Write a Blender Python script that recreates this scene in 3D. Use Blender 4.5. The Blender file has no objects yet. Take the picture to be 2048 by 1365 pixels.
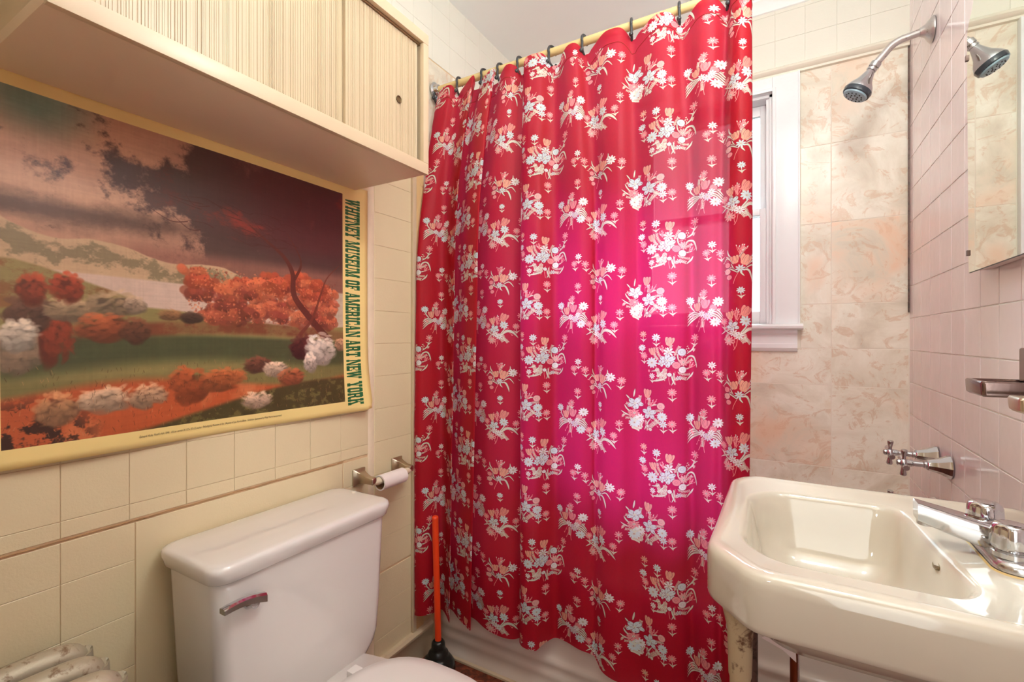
import bpy, bmesh, math, random
import numpy as np
from mathutils import Vector, Matrix, noise as mnoise

# ------------------------------------------------------------------ camera, world, lights, exposure
H = 1.15            # camera height
L = 1.146           # distance to the left wall
P = 0.374           # distance to the pink wall
D = 2.12            # distance to the back wall
CEIL = 2.475
SC = bpy.context.scene
COL = SC.collection
cam_d = bpy.data.cameras.new('camera')
cam_d.sensor_width = 36.0
cam_d.lens = 949.0 / 2048.0 * 36.0
cam_d.shift_y = -5.5 / 2048.0
cam_d.clip_start = 0.02
cam = bpy.data.objects.new('camera', cam_d)
COL.objects.link(cam)
cam.location = (0, 0, H)
cam.rotation_euler = (math.radians(90), 0, math.radians(30))
SC.camera = cam

world = bpy.data.worlds.new('daylight')
SC.world = world
world.use_nodes = True
bg = world.node_tree.nodes['Background']
bg.inputs[0].default_value = (0.80, 0.90, 1.0, 1)
bg.inputs[1].default_value = 2.6

def area_light(name, loc, aim, size, power, color, size_y=None):
    d = bpy.data.lights.new(name, 'AREA')
    d.energy = power
    d.color = color
    d.shape = 'RECTANGLE' if size_y else 'DISK'
    d.size = size
    if size_y:
        d.size_y = size_y
    o = bpy.data.objects.new(name, d)
    COL.objects.link(o)
    o.location = loc
    o.rotation_euler = (Vector(aim) - Vector(loc)).to_track_quat('-Z', 'Y').to_euler()
    return o
# sky beyond the window, the lamp over the mirror, the hall lamp behind the camera, added fill, flash bounced off the ceiling
area_light('sky_light', (-1.10, D + 2.3, 5.2), (-0.30, D, 1.6), 6.0, 10300, (0.76, 0.92, 1.0), 3.6)
def point_light(name, loc, radius, power, color):
    d = bpy.data.lights.new(name, 'POINT')
    d.energy = power; d.color = color; d.shadow_soft_size = radius
    o = bpy.data.objects.new(name, d)
    COL.objects.link(o); o.location = loc
    return o
point_light('vanity_lamp', (0.14, 0.80, 2.14), 0.06, 13.5, (0.96, 1.0, 0.96))
area_light('fill_light', (0.26, -0.55, 1.25), (-1.1, 0.75, 1.0), 0.5, 8.5, (0.94, 1.0, 0.98), 1.6)  # added unseen fill to brighten the left wall, not a lamp of the hall
point_light('hall_lamp', (-0.28, -0.60, 1.92), 0.07, 5, (0.97, 1.0, 0.94))
area_light('bounced_flash', (-0.02, 0.30, 2.00), (0.02, 0.45, CEIL), 0.40, 11, (0.95, 1.0, 0.98))

vs = SC.view_settings
vs.view_transform = 'Standard'
vs.look = 'None'
vs.gamma = 1.0
vs.use_curve_mapping = False
vs.exposure = 0.16
SC.render.film_transparent = False
SC.cycles.max_bounces = 10
SC.cycles.diffuse_bounces = 6
SC.cycles.caustics_reflective = False
SC.cycles.caustics_refractive = False

rnd = random.Random(7)

# ------------------------------------------------------------------ helpers
def srgb(r, g, b):
    def f(c):
        c /= 255.0
        return c / 12.92 if c <= 0.04045 else ((c + 0.055) / 1.055) ** 2.4
    return (f(r), f(g), f(b), 1.0)

def tag(o, label=None, cat=None, group=None, kind=None):
    if label: o['label'] = label
    if cat: o['category'] = cat
    if group: o['group'] = group
    if kind: o['kind'] = kind
    return o

def empty(name, loc, label=None, cat=None, group=None):
    o = bpy.data.objects.new(name, None)
    o.empty_display_size = 0.05
    COL.objects.link(o)
    o.location = loc
    return tag(o, label, cat, group)

def link(name, me, mat=None, parent=None, loc=None):
    o = bpy.data.objects.new(name, me)
    COL.objects.link(o)
    if mat and not me.materials:
        me.materials.append(mat)
    if parent is not None:
        o.parent = parent
    if loc is not None:
        o.location = loc
    elif parent is not None:
        # geometry below is written in world coordinates
        w = Vector((0, 0, 0))
        q = parent
        while q is not None:
            w += q.location
            q = q.parent
        o.location = -w
    return o

def smooth(me, ang=35):
    for p in me.polygons:
        p.use_smooth = True
    try:
        me.set_sharp_from_angle(angle=math.radians(ang))
    except Exception:
        pass

def finish(bm, name, mat=None, parent=None, sm=None, loc=None):
    bmesh.ops.recalc_face_normals(bm, faces=bm.faces)
    me = bpy.data.meshes.new(name)
    bm.to_mesh(me)
    bm.free()
    if sm is not None:
        smooth(me, sm)
    return link(name, me, mat, parent, loc)

def add_box(bm, x0, x1, y0, y1, z0, z1, bevel=0.0, seg=2):
    r = bmesh.ops.create_cube(bm, size=1.0)
    vs_ = r['verts']
    for v in vs_:
        v.co = Vector((x0 + (v.co.x + .5) * (x1 - x0), y0 + (v.co.y + .5) * (y1 - y0), z0 + (v.co.z + .5) * (z1 - z0)))
    if bevel > 0:
        es = list({e for v in vs_ for e in v.link_edges})
        bmesh.ops.bevel(bm, geom=es, offset=bevel, segments=seg, affect='EDGES', profile=0.7)

def box(name, x0, x1, y0, y1, z0, z1, mat, parent=None, bevel=0.0, seg=2):
    bm = bmesh.new()
    add_box(bm, x0, x1, y0, y1, z0, z1, bevel, seg)
    return finish(bm, name, mat, parent, 40 if bevel else None)

def loft(bm, rings, cap0=True, cap1=True, closed=True):
    R = [[bm.verts.new(Vector(p)) for p in r] for r in rings]
    n = len(R[0])
    for a, b in zip(R[:-1], R[1:]):
        for i in range(n if closed else n - 1):
            j = (i + 1) % n
            try:
                bm.faces.new((a[i], a[j], b[j], b[i]))
            except ValueError:
                pass
    if cap0: bm.faces.new(R[0])
    if cap1: bm.faces.new(list(reversed(R[-1])))
    return R

def frame(d):
    d = Vector(d).normalized()
    up = Vector((0, 0, 1)) if abs(d.z) < 0.95 else Vector((1, 0, 0))
    u = d.cross(up).normalized()
    return d, u, d.cross(u).normalized()

def tube(bm, pts, rad, n=14, caps=True):
    pts = [Vector(p) for p in pts]
    rads = rad if isinstance(rad, (list, tuple)) else [rad] * len(pts)
    rings = []
    u = None
    for i, p in enumerate(pts):
        d = (pts[min(i + 1, len(pts) - 1)] - pts[max(i - 1, 0)]).normalized()
        if u is None:
            _, u, v = frame(d)
        else:
            u = (u - d * u.dot(d)).normalized()
            v = d.cross(u).normalized()
        rings.append([p + (u * math.cos(2 * math.pi * k / n) + v * math.sin(2 * math.pi * k / n)) * rads[i] for k in range(n)])
    loft(bm, rings, caps, caps)

def lathe(bm, origin, axis, prof, n=28):
    """prof: (distance along the axis, radius)"""
    o = Vector(origin)
    d, u, v = frame(axis)
    rings = [[o + d * t + (u * math.cos(2 * math.pi * k / n) + v * math.sin(2 * math.pi * k / n)) * max(r, 1e-5) for k in range(n)] for t, r in prof]
    loft(bm, rings, True, True)

def catmull(pts, n=8):
    out = []
    P_ = [tuple(pts[0])] + [tuple(p) for p in pts] + [tuple(pts[-1])]
    for i in range(1, len(P_) - 2):
        a, b, c, d = (np.array(P_[i + k], float) for k in (-1, 0, 1, 2))
        for k in range(n):
            t = k / n
            out.append(0.5 * ((2 * b) + (-a + c) * t + (2 * a - 5 * b + 4 * c - d) * t * t + (-a + 3 * b - 3 * c + d) * t ** 3))
    out.append(np.array(P_[-2], float))
    return out

def rrect(cx, cy, hx, hy, r, z, n=6):
    pts = []
    r = min(r, hx, hy)
    for qx, qy, a0 in ((1, 1, 0), (-1, 1, 90), (-1, -1, 180), (1, -1, 270)):
        for k in range(n + 1):
            a = math.radians(a0 + 90 * k / n)
            pts.append((cx + qx * (hx - r) + r * math.cos(a), cy + qy * (hy - r) + r * math.sin(a), z))
    return pts

# photo column -> point on a plane y = const or x = const (used once, to place things in the room)
def x_at(px, y):
    r = (px - 1024) / 949.0
    return (0.866025 * r * y - 0.5 * y) / (0.866025 + 0.5 * r)
def y_at(px, x):
    r = (px - 1024) / 949.0
    return x * (0.866025 + 0.5 * r) / (0.866025 * r - 0.5)
def z_at(py, x, y):
    return H + (677 - py) / 949.0 * (-0.5 * x + 0.866025 * y)

# ------------------------------------------------------------------ materials
def new_mat(name):
    m = bpy.data.materials.new(name)
    m.use_nodes = True
    nt = m.node_tree
    return m, nt, nt.nodes['Principled BSDF']

def N(nt, kind, **kw):
    n = nt.nodes.new(kind)
    for k, v in kw.items():
        if hasattr(n, k):
            setattr(n, k, v)
        else:
            n.inputs[k].default_value = v
    return n

def ramp(nt, stops, fac=None):
    r = nt.nodes.new('ShaderNodeValToRGB')
    el = r.color_ramp.elements
    while len(el) < len(stops):
        el.new(0.5)
    for e, (p, c) in zip(el, stops):
        e.position = p
        e.color = c
    if fac is not None:
        nt.links.new(fac, r.inputs[0])
    return r

def coords(nt, scale=(1, 1, 1), world_space=True, loc=(0, 0, 0)):
    g = nt.nodes.new('ShaderNodeNewGeometry') if world_space else nt.nodes.new('ShaderNodeTexCoord')
    mp = nt.nodes.new('ShaderNodeMapping')
    mp.inputs['Scale'].default_value = scale
    mp.inputs['Location'].default_value = loc
    nt.links.new(g.outputs['Position' if world_space else 'Object'], mp.inputs[0])
    return mp.outputs[0]

def noise(nt, vec, scale=5.0, detail=4.0, rough=0.5, dist=0.0):
    n = nt.nodes.new('ShaderNodeTexNoise')
    n.inputs['Scale'].default_value = scale
    n.inputs['Detail'].default_value = detail
    n.inputs['Roughness'].default_value = rough
    n.inputs['Distortion'].default_value = dist
    nt.links.new(vec, n.inputs['Vector'])
    return n.outputs['Fac']

def mix(nt, fac, a, b, blend='MIX'):
    m = nt.nodes.new('ShaderNodeMix')
    m.data_type = 'RGBA'
    m.blend_type = blend
    for sock, val in ((0, fac), (6, a), (7, b)):
        if isinstance(val, (int, float)):
            m.inputs[sock].default_value = val
        elif isinstance(val, tuple):
            m.inputs[sock].default_value = val
        else:
            nt.links.new(val, m.inputs[sock])
    return m.outputs[2]

def bump(nt, bsdf, h, strength=0.2, dist=0.002):
    b = nt.nodes.new('ShaderNodeBump')
    b.inputs['Strength'].default_value = strength
    b.inputs['Distance'].default_value = dist
    nt.links.new(h, b.inputs['Height'])
    nt.links.new(b.outputs[0], bsdf.inputs['Normal'])

def plain(name, col, rough=0.5, metal=0.0, var=0.06, vscale=6.0, bscale=120.0, bstr=0.1, coat=0.0, spec=0.5):
    m, nt, b = new_mat(name)
    v = coords(nt)
    n = noise(nt, v, vscale, 4)
    c = mix(nt, n, tuple(x * (1 - var) for x in col[:3]) + (1,), tuple(min(1, x * (1 + var)) for x in col[:3]) + (1,))
    nt.links.new(c, b.inputs['Base Color'])
    b.inputs['Roughness'].default_value = rough
    b.inputs['Metallic'].default_value = metal
    b.inputs['Coat Weight'].default_value = coat
    b.inputs['Specular IOR Level'].default_value = spec
    if bstr > 0:
        bump(nt, b, noise(nt, v, bscale, 3), bstr, 0.001)
    return m

def worn(name, base, spots, rough=0.5, metal=0.0, scale=30.0, lo=0.58, hi=0.68, bstr=0.25, spot_rough=None):
    """painted or plated surface with chips and rust of another colour"""
    m, nt, b = new_mat(name)
    v = coords(nt)
    n = noise(nt, v, scale, 6, 0.65, 0.3)
    r = ramp(nt, [(lo, (0, 0, 0, 1)), (hi, (1, 1, 1, 1))], n)
    big = noise(nt, v, 5, 3)
    basec = mix(nt, big, tuple(x * 0.93 for x in base[:3]) + (1,), base)
    c = mix(nt, r.outputs[0], basec, spots)
    nt.links.new(c, b.inputs['Base Color'])
    b.inputs['Roughness'].default_value = rough
    mt = nt.nodes.new('ShaderNodeMath'); mt.operation = 'MULTIPLY_ADD'
    nt.links.new(r.outputs[0], mt.inputs[0]); mt.inputs[1].default_value = -metal * .8; mt.inputs[2].default_value = metal
    nt.links.new(mt.outputs[0], b.inputs['Metallic'])
    bump(nt, b, noise(nt, v, scale * 3, 4), bstr, 0.001)
    return m

CREAM = srgb(226, 212, 174)
def cream_paint(name, col, chips, thresh, grime=0.5):
    m, nt, b = new_mat(name)
    v = coords(nt)
    big = noise(nt, v, 2.2, 4, 0.6)
    c1 = mix(nt, big, tuple(x * 0.93 for x in col[:3]) + (1,), tuple(min(1, x * 1.05) for x in col[:3]) + (1,))
    sp = noise(nt, v, 17, 3, 0.5, 0.6)
    r = ramp(nt, [(thresh, (0, 0, 0, 1)), (thresh + .015, (1, 1, 1, 1))], sp)
    c2 = mix(nt, r.outputs[0], c1, chips)
    nt.links.new(c2, b.inputs['Base Color'])
    b.inputs['Roughness'].default_value = 0.38
    add = nt.nodes.new('ShaderNodeMath'); add.operation = 'MULTIPLY_ADD'
    nt.links.new(noise(nt, v, 55, 5, 0.6), add.inputs[0]); add.inputs[1].default_value = 1.0
    nt.links.new(noise(nt, v, 260, 2), add.inputs[2])
    bump(nt, b, add.outputs[0], 0.22, 0.0016)
    return m
M = {}
M['cream_tile'] = cream_paint('cream_painted_tileboard', CREAM, srgb(212, 172, 122), 0.775)
M['cream_grout'] = plain('cream_joint', srgb(214, 186, 146), 0.6, var=.15, vscale=25)
M['dark_joint'] = plain('dark_joint', srgb(170, 134, 92), 0.8, var=.4, vscale=40)
M['cream_wood'] = plain('cream_painted_wood', srgb(206, 187, 156), 0.33, var=.05, vscale=3, bscale=60, bstr=.12)
M['plaster'] = plain('rough_plaster_strip', srgb(233, 216, 188), 0.8, var=.10, vscale=30, bscale=70, bstr=1.0)
M['white_board'] = cream_paint('off_white_painted_board', srgb(226, 224, 212), srgb(204, 196, 178), 0.80)
M['white_joint'] = plain('off_white_joint', srgb(196, 188, 174), 0.7)
M['ceiling'] = plain('ceiling_paint', srgb(243, 248, 248), 0.7, var=.03, vscale=2, bscale=200, bstr=.08)
M['white_wood'] = plain('white_painted_wood', srgb(238, 242, 244), 0.28, var=.04, vscale=5, bscale=70, bstr=.35)
M['rail_wood'] = plain('rail_paint', srgb(228, 222, 206), 0.35, var=.06, vscale=5, bscale=60, bstr=.25)
M['pink_grout'] = plain('white_grout', srgb(236, 234, 228), 0.7, var=.08, vscale=40, bscale=150, bstr=.4)

# pink glazed tile
m, nt, b = new_mat('pink_glazed_tile')
v = coords(nt)
oi = nt.nodes.new('ShaderNodeObjectInfo')
c = mix(nt, oi.outputs['Random'], srgb(240, 226, 230), srgb(243, 232, 234))
c = mix(nt, noise(nt, v, 6, 3), c, mix(nt, 0.5, c, srgb(236, 222, 224)))
nt.links.new(c, b.inputs['Base Color'])
b.inputs['Roughness'].default_value = 0.14
bump(nt, b, noise(nt, v, 14, 2), 0.25, 0.004)
M['pink'] = m

# peach and cream travertine-look tile
m, nt, b = new_mat('travertine_tile')
oi = nt.nodes.new('ShaderNodeObjectInfo')
v = coords(nt)
off = nt.nodes.new('ShaderNodeVectorMath'); off.operation = 'MULTIPLY_ADD'
nt.links.new(oi.outputs['Random'], off.inputs[0]); off.inputs[1].default_value = (9, 7, 11); nt.links.new(v, off.inputs[2])
vv = off.outputs[0]
n1 = noise(nt, vv, 4.2, 8, 0.62, 0.9)
n2 = noise(nt, vv, 13, 8, 0.7, 1.6)
n3 = noise(nt, vv, 2.2, 3, 0.5, 0.4)
base = ramp(nt, [(0.28, srgb(202, 192, 174)), (0.45, srgb(224, 217, 199)), (0.58, srgb(240, 236, 222)), (0.75, srgb(230, 217, 194))], n1).outputs[0]
vein = ramp(nt, [(0.54, (0, 0, 0, 1)), (0.60, (1, 1, 1, 1)), (0.70, (.15, .15, .15, 1))], n2).outputs[0]
c = mix(nt, mix(nt, 0.55, (0, 0, 0, 1), vein), base, srgb(208, 172, 138))
blot = ramp(nt, [(0.56, (0, 0, 0, 1)), (0.68, (1, 1, 1, 1))], n3).outputs[0]
blot = mix(nt, 1.0, blot, ramp(nt, [(0.42, (0, 0, 0, 1)), (0.56, (1, 1, 1, 1))], n1).outputs[0], 'MULTIPLY')
c = mix(nt, mix(nt, 0.75, (0, 0, 0, 1), blot), c, srgb(234, 196, 164))
nt.links.new(c, b.inputs['Base Color'])
b.inputs['Roughness'].default_value = 0.3
bump(nt, b, n2, 0.1, 0.002)
M['travertine'] = m
M['trav_grout'] = plain('pale_grout', srgb(236, 228, 214), 0.75)

M['porcelain'] = plain('white_vitreous_china', srgb(224, 220, 214), 0.07, var=.015, vscale=3, bstr=0, coat=.5)
M['sink_china'] = plain('bone_vitreous_china', srgb(204, 194, 178), 0.07, var=.02, vscale=3, bstr=0, coat=.5)
M['seat'] = plain('white_plastic_seat', srgb(226, 222, 216), 0.18, var=.01, bstr=0)
M['tub'] = plain('enamel_tub', srgb(216, 204, 192), 0.12, var=.05, vscale=4, bscale=8, bstr=.15, coat=.3)
M['chrome'] = plain('chrome', (0.60, 0.60, 0.62, 1), 0.09, 1.0, var=.04, bscale=300, bstr=.03)
M['worn_chrome'] = worn('worn_chrome', (0.58, 0.57, 0.57, 1), srgb(110, 80, 50), 0.22, 1.0, 60, .60, .68)
M['steel'] = plain('dull_nickel', srgb(196, 182, 160), 0.3, 1.0, var=.1, vscale=60)
M['shower_steel'] = worn('corroded_shower_pipe', srgb(200, 194, 190), srgb(104, 76, 56), 0.3, 0.75, 45, .60, .66, .5)
M['dark_ring'] = plain('dark_plastic_ring', srgb(52, 58, 66), 0.25, var=.1)
M['nozzle'] = plain('pale_blue_nozzle_face', srgb(150, 178, 190), 0.35, var=.15, vscale=90)
M['black_rubber'] = plain('black_rubber', srgb(26, 28, 25), 0.28, var=.3, vscale=20, bscale=60, bstr=.3)
M['orange'] = plain('orange_plastic_handle', srgb(238, 70, 28), 0.3, var=.05, vscale=10, bstr=0)
M['rod'] = plain('cream_enamel_rod', srgb(204, 180, 126), 0.25, var=.06, vscale=8)
M['hook'] = plain('charcoal_plastic_hook', srgb(52, 52, 54), 0.32, var=.1)
M['mirror'] = plain('old_mirror', (0.82, 0.87, 0.79, 1), 0.015, 1.0, var=.03, vscale=5, bstr=0)
M['mirror_edge'] = plain('blackened_mirror_edge', srgb(70, 66, 58), 0.4, .3, var=.2)
M['rust_white'] = worn('rusty_white_steel', srgb(222, 206, 202), srgb(128, 66, 44), 0.4, 0.0, 26, .56, .60, .3)
M['brown_chrome'] = plain('smoked_chrome', srgb(120, 100, 96), 0.15, 0.9, var=.15, vscale=20)
M['wood_batten'] = worn('aged_cream_batten', srgb(216, 184, 130), srgb(150, 92, 48), 0.5, 0.0, 14, .62, .72, .4)
M['radiator'] = worn('flaking_silver_radiator', srgb(186, 176, 152), srgb(128, 104, 78), 0.5, 0.3, 46, .56, .66, .8)
M['leg_paint'] = worn('chipped_painted_leg', srgb(182, 160, 128), srgb(96, 62, 40), 0.5, 0.0, 30, .56, .64, .4)
M['dark_metal'] = worn('rusty_dark_leg', srgb(104, 78, 70), srgb(58, 38, 30), 0.45, 0.3, 40, .5, .6, .4)
M['copper'] = plain('copper_pipe', srgb(132, 66, 38), 0.3, .8, var=.25, vscale=30)
M['paper_tube'] = plain('white_cardboard_roll', srgb(240, 231, 226), 0.85, var=.02)
M['kraft'] = plain('brown_cardboard', srgb(164, 124, 88), 0.9, var=.05)
M['roller'] = plain('ivory_roller', srgb(222, 206, 178), 0.4, var=.04)
M['dark_hole'] = plain('brown_brass_ring', srgb(120, 100, 70), 0.3, .7)
M['shadow_hole'] = plain('dark_hole', srgb(40, 32, 24), 0.8)
M['aluminium'] = plain('brown_track', srgb(142, 112, 80), 0.4, .2)
M['cloth_white'] = plain('white_rag', srgb(236, 222, 222), 0.9, var=.04)
M['pink_wall_plain'] = plain('pink_wall_paint', srgb(226, 196, 192), 0.3, var=.03)
M['hall_paint'] = plain('hall_paint', srgb(214, 200, 178), 0.6)
M['outside'] = plain('outdoor_ground', srgb(150, 150, 140), 0.9)

# floor: red-brown patterned vinyl
m, nt, b = new_mat('red_brown_floor')
v = coords(nt, (1, 1, 1))
n1 = noise(nt, v, 40, 5, 0.7, 1.0)
c = ramp(nt, [(0.35, srgb(58, 22, 16)), (0.55, srgb(120, 54, 34)), (0.72, srgb(168, 98, 62))], n1).outputs[0]
nt.links.new(c, b.inputs['Base Color'])
b.inputs['Roughness'].default_value = 0.35
M['floor'] = m

# window glass
m, nt, b = new_mat('window_glass')
tpg = nt.nodes.new('ShaderNodeBsdfTransparent'); tpg.inputs[0].default_value = (.96, .98, .97, 1)
glg = nt.nodes.new('ShaderNodeBsdfGlossy'); glg.inputs['Roughness'].default_value = .02
frn = nt.nodes.new('ShaderNodeFresnel'); frn.inputs[0].default_value = 1.45
mxg = nt.nodes.new('ShaderNodeMixShader')
nt.links.new(frn.outputs[0], mxg.inputs[0]); nt.links.new(tpg.outputs[0], mxg.inputs[1]); nt.links.new(glg.outputs[0], mxg.inputs[2])
nt.links.new(mxg.outputs[0], nt.nodes['Material Output'].inputs[0])
M['glass'] = m

# ------------------------------------------------------------------ painting helpers (colour arrays made in code)
def canvas(w, h, col):
    a = np.empty((h, w, 3), np.float32)
    a[:] = np.array(col, np.float32) / 255.0
    return a

def blend(a, y0, x0, alpha, col, wrap):
    h, w = alpha.shape
    c = np.array(col, np.float32) / 255.0 if np.ndim(col) == 1 or isinstance(col, tuple) else col
    if wrap:
        ys = (np.arange(y0, y0 + h) % a.shape[0])[:, None]
        xs = (np.arange(x0, x0 + w) % a.shape[1])[None, :]
        a[ys, xs] = a[ys, xs] * (1 - alpha[..., None]) + c * alpha[..., None]
    else:
        ya, xa = max(y0, 0), max(x0, 0)
        yb, xb = min(y0 + h, a.shape[0]), min(x0 + w, a.shape[1])
        if ya >= yb or xa >= xb:
            return
        al = alpha[ya - y0:yb - y0, xa - x0:xb - x0, None]
        a[ya:yb, xa:xb] = a[ya:yb, xa:xb] * (1 - al) + c * al

class Brush:
    def __init__(self, arr, s, wrap):
        self.a, self.s, self.wrap = arr, s, wrap
    def field(self, xs, ys, pad):
        x0, x1 = int(min(xs) - pad) - 1, int(max(xs) + pad) + 2
        y0, y1 = int(min(ys) - pad) - 1, int(max(ys) + pad) + 2
        yy, xx = np.mgrid[y0:y1, x0:x1].astype(np.float32)
        return x0, y0, xx, yy
    def ell(self, cx, cy, rx, ry, ang, col, a=1.0, soft=1.0):
        s = self.s
        cx, cy, rx, ry = cx * s, cy * s, rx * s, ry * s
        m_ = max(rx, ry) + soft + 1
        x0, y0, xx, yy = self.field([cx], [cy], m_)
        c, d = math.cos(ang), math.sin(ang)
        u = ((xx - cx) * c + (yy - cy) * d) / rx
        w = (-(xx - cx) * d + (yy - cy) * c) / ry
        r = np.sqrt(u * u + w * w)
        al = np.clip((1 - r) * min(rx, ry) / soft + 0.5, 0, 1) * a
        blend(self.a, y0, x0, al, col, self.wrap)
    def stroke(self, pts, wd, col, a=1.0, n=7, soft=1.0):
        s = self.s
        p = np.array([q[:2] for q in (catmull(pts, n) if len(pts) > 2 else [np.array(pts[0], float) * (1 - t / n) + np.array(pts[1], float) * (t / n) for t in range(n + 1)])]) * s
        k = len(p)
        t = np.linspace(0, 1, k)
        if callable(wd):
            w = np.array([wd(x) for x in t]) * s
        else:
            w = np.full(k, wd * s)
        x0, y0, xx, yy = self.field(p[:, 0], p[:, 1], w.max() + soft + 1)
        best = np.full(xx.shape, 1e9, np.float32)
        for i in range(k - 1):
            ex, ey = p[i + 1] - p[i]
            l2 = ex * ex + ey * ey + 1e-6
            q = np.clip(((xx - p[i, 0]) * ex + (yy - p[i, 1]) * ey) / l2, 0, 1)
            d = np.hypot(xx - p[i, 0] - q * ex, yy - p[i, 1] - q * ey) - (w[i] + (w[i + 1] - w[i]) * q)
            np.minimum(best, d, out=best)
        blend(self.a, y0, x0, np.clip(0.5 - best / soft, 0, 1) * a, col, self.wrap)
    def poly(self, pts, col, a=1.0):
        s = self.s
        P_ = [(x * s, y * s) for x, y in pts]
        x0, y0, xx, yy = self.field([q[0] for q in P_], [q[1] for q in P_], 2)
        acc = np.zeros(xx.shape, np.float32)
        for ox in (-.33, 0, .33):
            for oy in (-.33, 0, .33):
                ins = np.zeros(xx.shape, bool)
                X, Y = xx + ox, yy + oy
                for i in range(len(P_)):
                    (xa, ya), (xb, yb) = P_[i], P_[(i + 1) % len(P_)]
                    if ya == yb:
                        continue
                    cnd = ((ya > Y) != (yb > Y)) & (X < (xb - xa) * (Y - ya) / (yb - ya) + xa)
                    ins ^= cnd
                acc += ins
        blend(self.a, y0, x0, acc / 9.0 * a, col, self.wrap)

def make_image(name, arr):
    h, w, _ = arr.shape
    im = bpy.data.images.new(name, w, h)
    px = np.ones((h, w, 4), np.float32)
    px[..., :3] = np.clip(arr, 0, 1)[::-1]
    im.pixels.foreach_set(px.ravel())
    im.update()
    im.pack()
    return im

def vnoise(h, w, sy, sx, seed, octaves=5, gain=0.5):
    r = np.random.RandomState(seed)
    out = np.zeros((h, w), np.float32)
    amp, tot = 1.0, 0.0
    for o in range(octaves):
        gy, gx = max(2, int(sy * 2 ** o) + 2), max(2, int(sx * 2 ** o) + 2)
        g = r.rand(gy, gx).astype(np.float32)
        yy = np.linspace(0, gy - 1.001, h); xx = np.linspace(0, gx - 1.001, w)
        iy, ix = yy.astype(int), xx.astype(int)
        fy, fx = yy - iy, xx - ix
        fy, fx = (fy * fy * (3 - 2 * fy))[:, None], (fx * fx * (3 - 2 * fx))[None, :]
        A = g[np.ix_(iy, ix)]; B = g[np.ix_(iy, ix + 1)]; C_ = g[np.ix_(iy + 1, ix)]; E = g[np.ix_(iy + 1, ix + 1)]
        out += amp * ((A * (1 - fx) + B * fx) * (1 - fy) + (C_ * (1 - fx) + E * fx) * fy)
        tot += amp
        amp *= gain
    return out / tot

# ------------------------------------------------------------------ structure
def wall_box(name, *a, **k):
    o = box(name, *a, **k)
    o['kind'] = 'structure'
    return o

def tile_mesh(name, w, h, t, bev, mat):
    """plate in the local x-z plane, proud along -y"""
    me = bpy.data.meshes.new(name)
    b_ = bev
    v = [(0, 0, 0), (w, 0, 0), (w, 0, h), (0, 0, h),
         (0, -t * .6, 0), (w, -t * .6, 0), (w, -t * .6, h), (0, -t * .6, h),
         (b_, -t, b_), (w - b_, -t, b_), (w - b_, -t, h - b_), (b_, -t, h - b_)]
    f = []
    for a in (0, 4):
        for i in range(4):
            j = (i + 1) % 4
            f.append((a + i, a + j, a + 4 + j, a + 4 + i))
    f.append((8, 9, 10, 11))
    me.from_pydata(v, [], f)
    me.materials.append(mat)
    me.update()
    return me

class Tiler:
    """tiles as children of a wall; side: 'left' (faces +x), 'right' (faces -x), 'back' (faces -y)"""
    def __init__(self, parent, side, plane, mat, t=.0025, gap=.002, bev=.0012, jit=0.0):
        self.p, self.side, self.plane, self.mat, self.t, self.gap, self.bev, self.jit = parent, side, plane, mat, t, gap, bev, jit
        self.cache = {}
    def add(self, a0, a1, z0, z1, name='tile'):
        g = self.gap / 2
        w, h = a1 - a0 - 2 * g, z1 - z0 - 2 * g
        if w < .004 or h < .004:
            return
        key = (round(w, 4), round(h, 4))
        if key not in self.cache:
            self.cache[key] = tile_mesh(name, w, h, self.t, self.bev, self.mat)
        o = bpy.data.objects.new(name, self.cache[key])
        COL.objects.link(o)
        o.parent = self.p
        j = rnd.uniform(0, self.jit)
        tlt = rnd.uniform(-1, 1) * self.jit * 1.2
        if self.side == 'left':
            o.location = (self.plane + j, a0 + g, z0 + g); o.rotation_euler = (0, 0, math.radians(90) + tlt)
        elif self.side == 'right':
            o.location = (self.plane - j, a1 - g, z0 + g); o.rotation_euler = (0, 0, math.radians(-90) + tlt)
        else:
            o.location = (a0 + g, self.plane - j, z0 + g); o.rotation_euler = (0, 0, tlt)
        return o
    def grid(self, A, Z):
        for a0, a1 in zip(A[:-1], A[1:]):
            for z0, z1 in zip(Z[:-1], Z[1:]):
                self.add(a0, a1, z0, z1)

Y0 = -1.15
SUR = 2.19         # top of the tub surround and of the picture rail zone
floor = wall_box('floor', -L - .1, P + .1, Y0 - .1, D + .1, -.08, 0, M['floor'])
ceiling = wall_box('ceiling', -L - .1, P + .1, Y0 - .1, D + .1, CEIL, CEIL + .08, M['ceiling'])
wall_left = wall_box('wall_left', -L - .1, -L, Y0 - .1, D + .1, 0, CEIL, M['cream_grout'])
wall_right = wall_box('wall_right', P, P + .1, Y0 - .1, D + .1, 0, CEIL, M['pink_grout'])
wall_front = wall_box('wall_front', -L, P, Y0 - .1, Y0, 0, CEIL, M['hall_paint'])
# return wall left of the doorway the photograph is taken from
bm = bmesh.new()
add_box(bm, -L, -.56, .04, .12, 0, CEIL)
add_box(bm, -.56, P, .04, .12, 2.1, CEIL)
wall_door = finish(bm, 'wall_doorway', M['hall_paint'])
wall_door['kind'] = 'structure'

# back wall with the window opening
WX0, WX1, WZ0, WZ1 = -.565, -.046, 1.205, 2.105
bm = bmesh.new()
for bx in ((-L - .1, WX0, 0, CEIL), (WX1, P + .1, 0, CEIL), (WX0, WX1, 0, WZ0), (WX0, WX1, WZ1, CEIL)):
    add_box(bm, bx[0], bx[1], D, D + .14, bx[2], bx[3])
wall_back = finish(bm, 'wall_back', M['trav_grout'])
wall_back['kind'] = 'structure'

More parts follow.
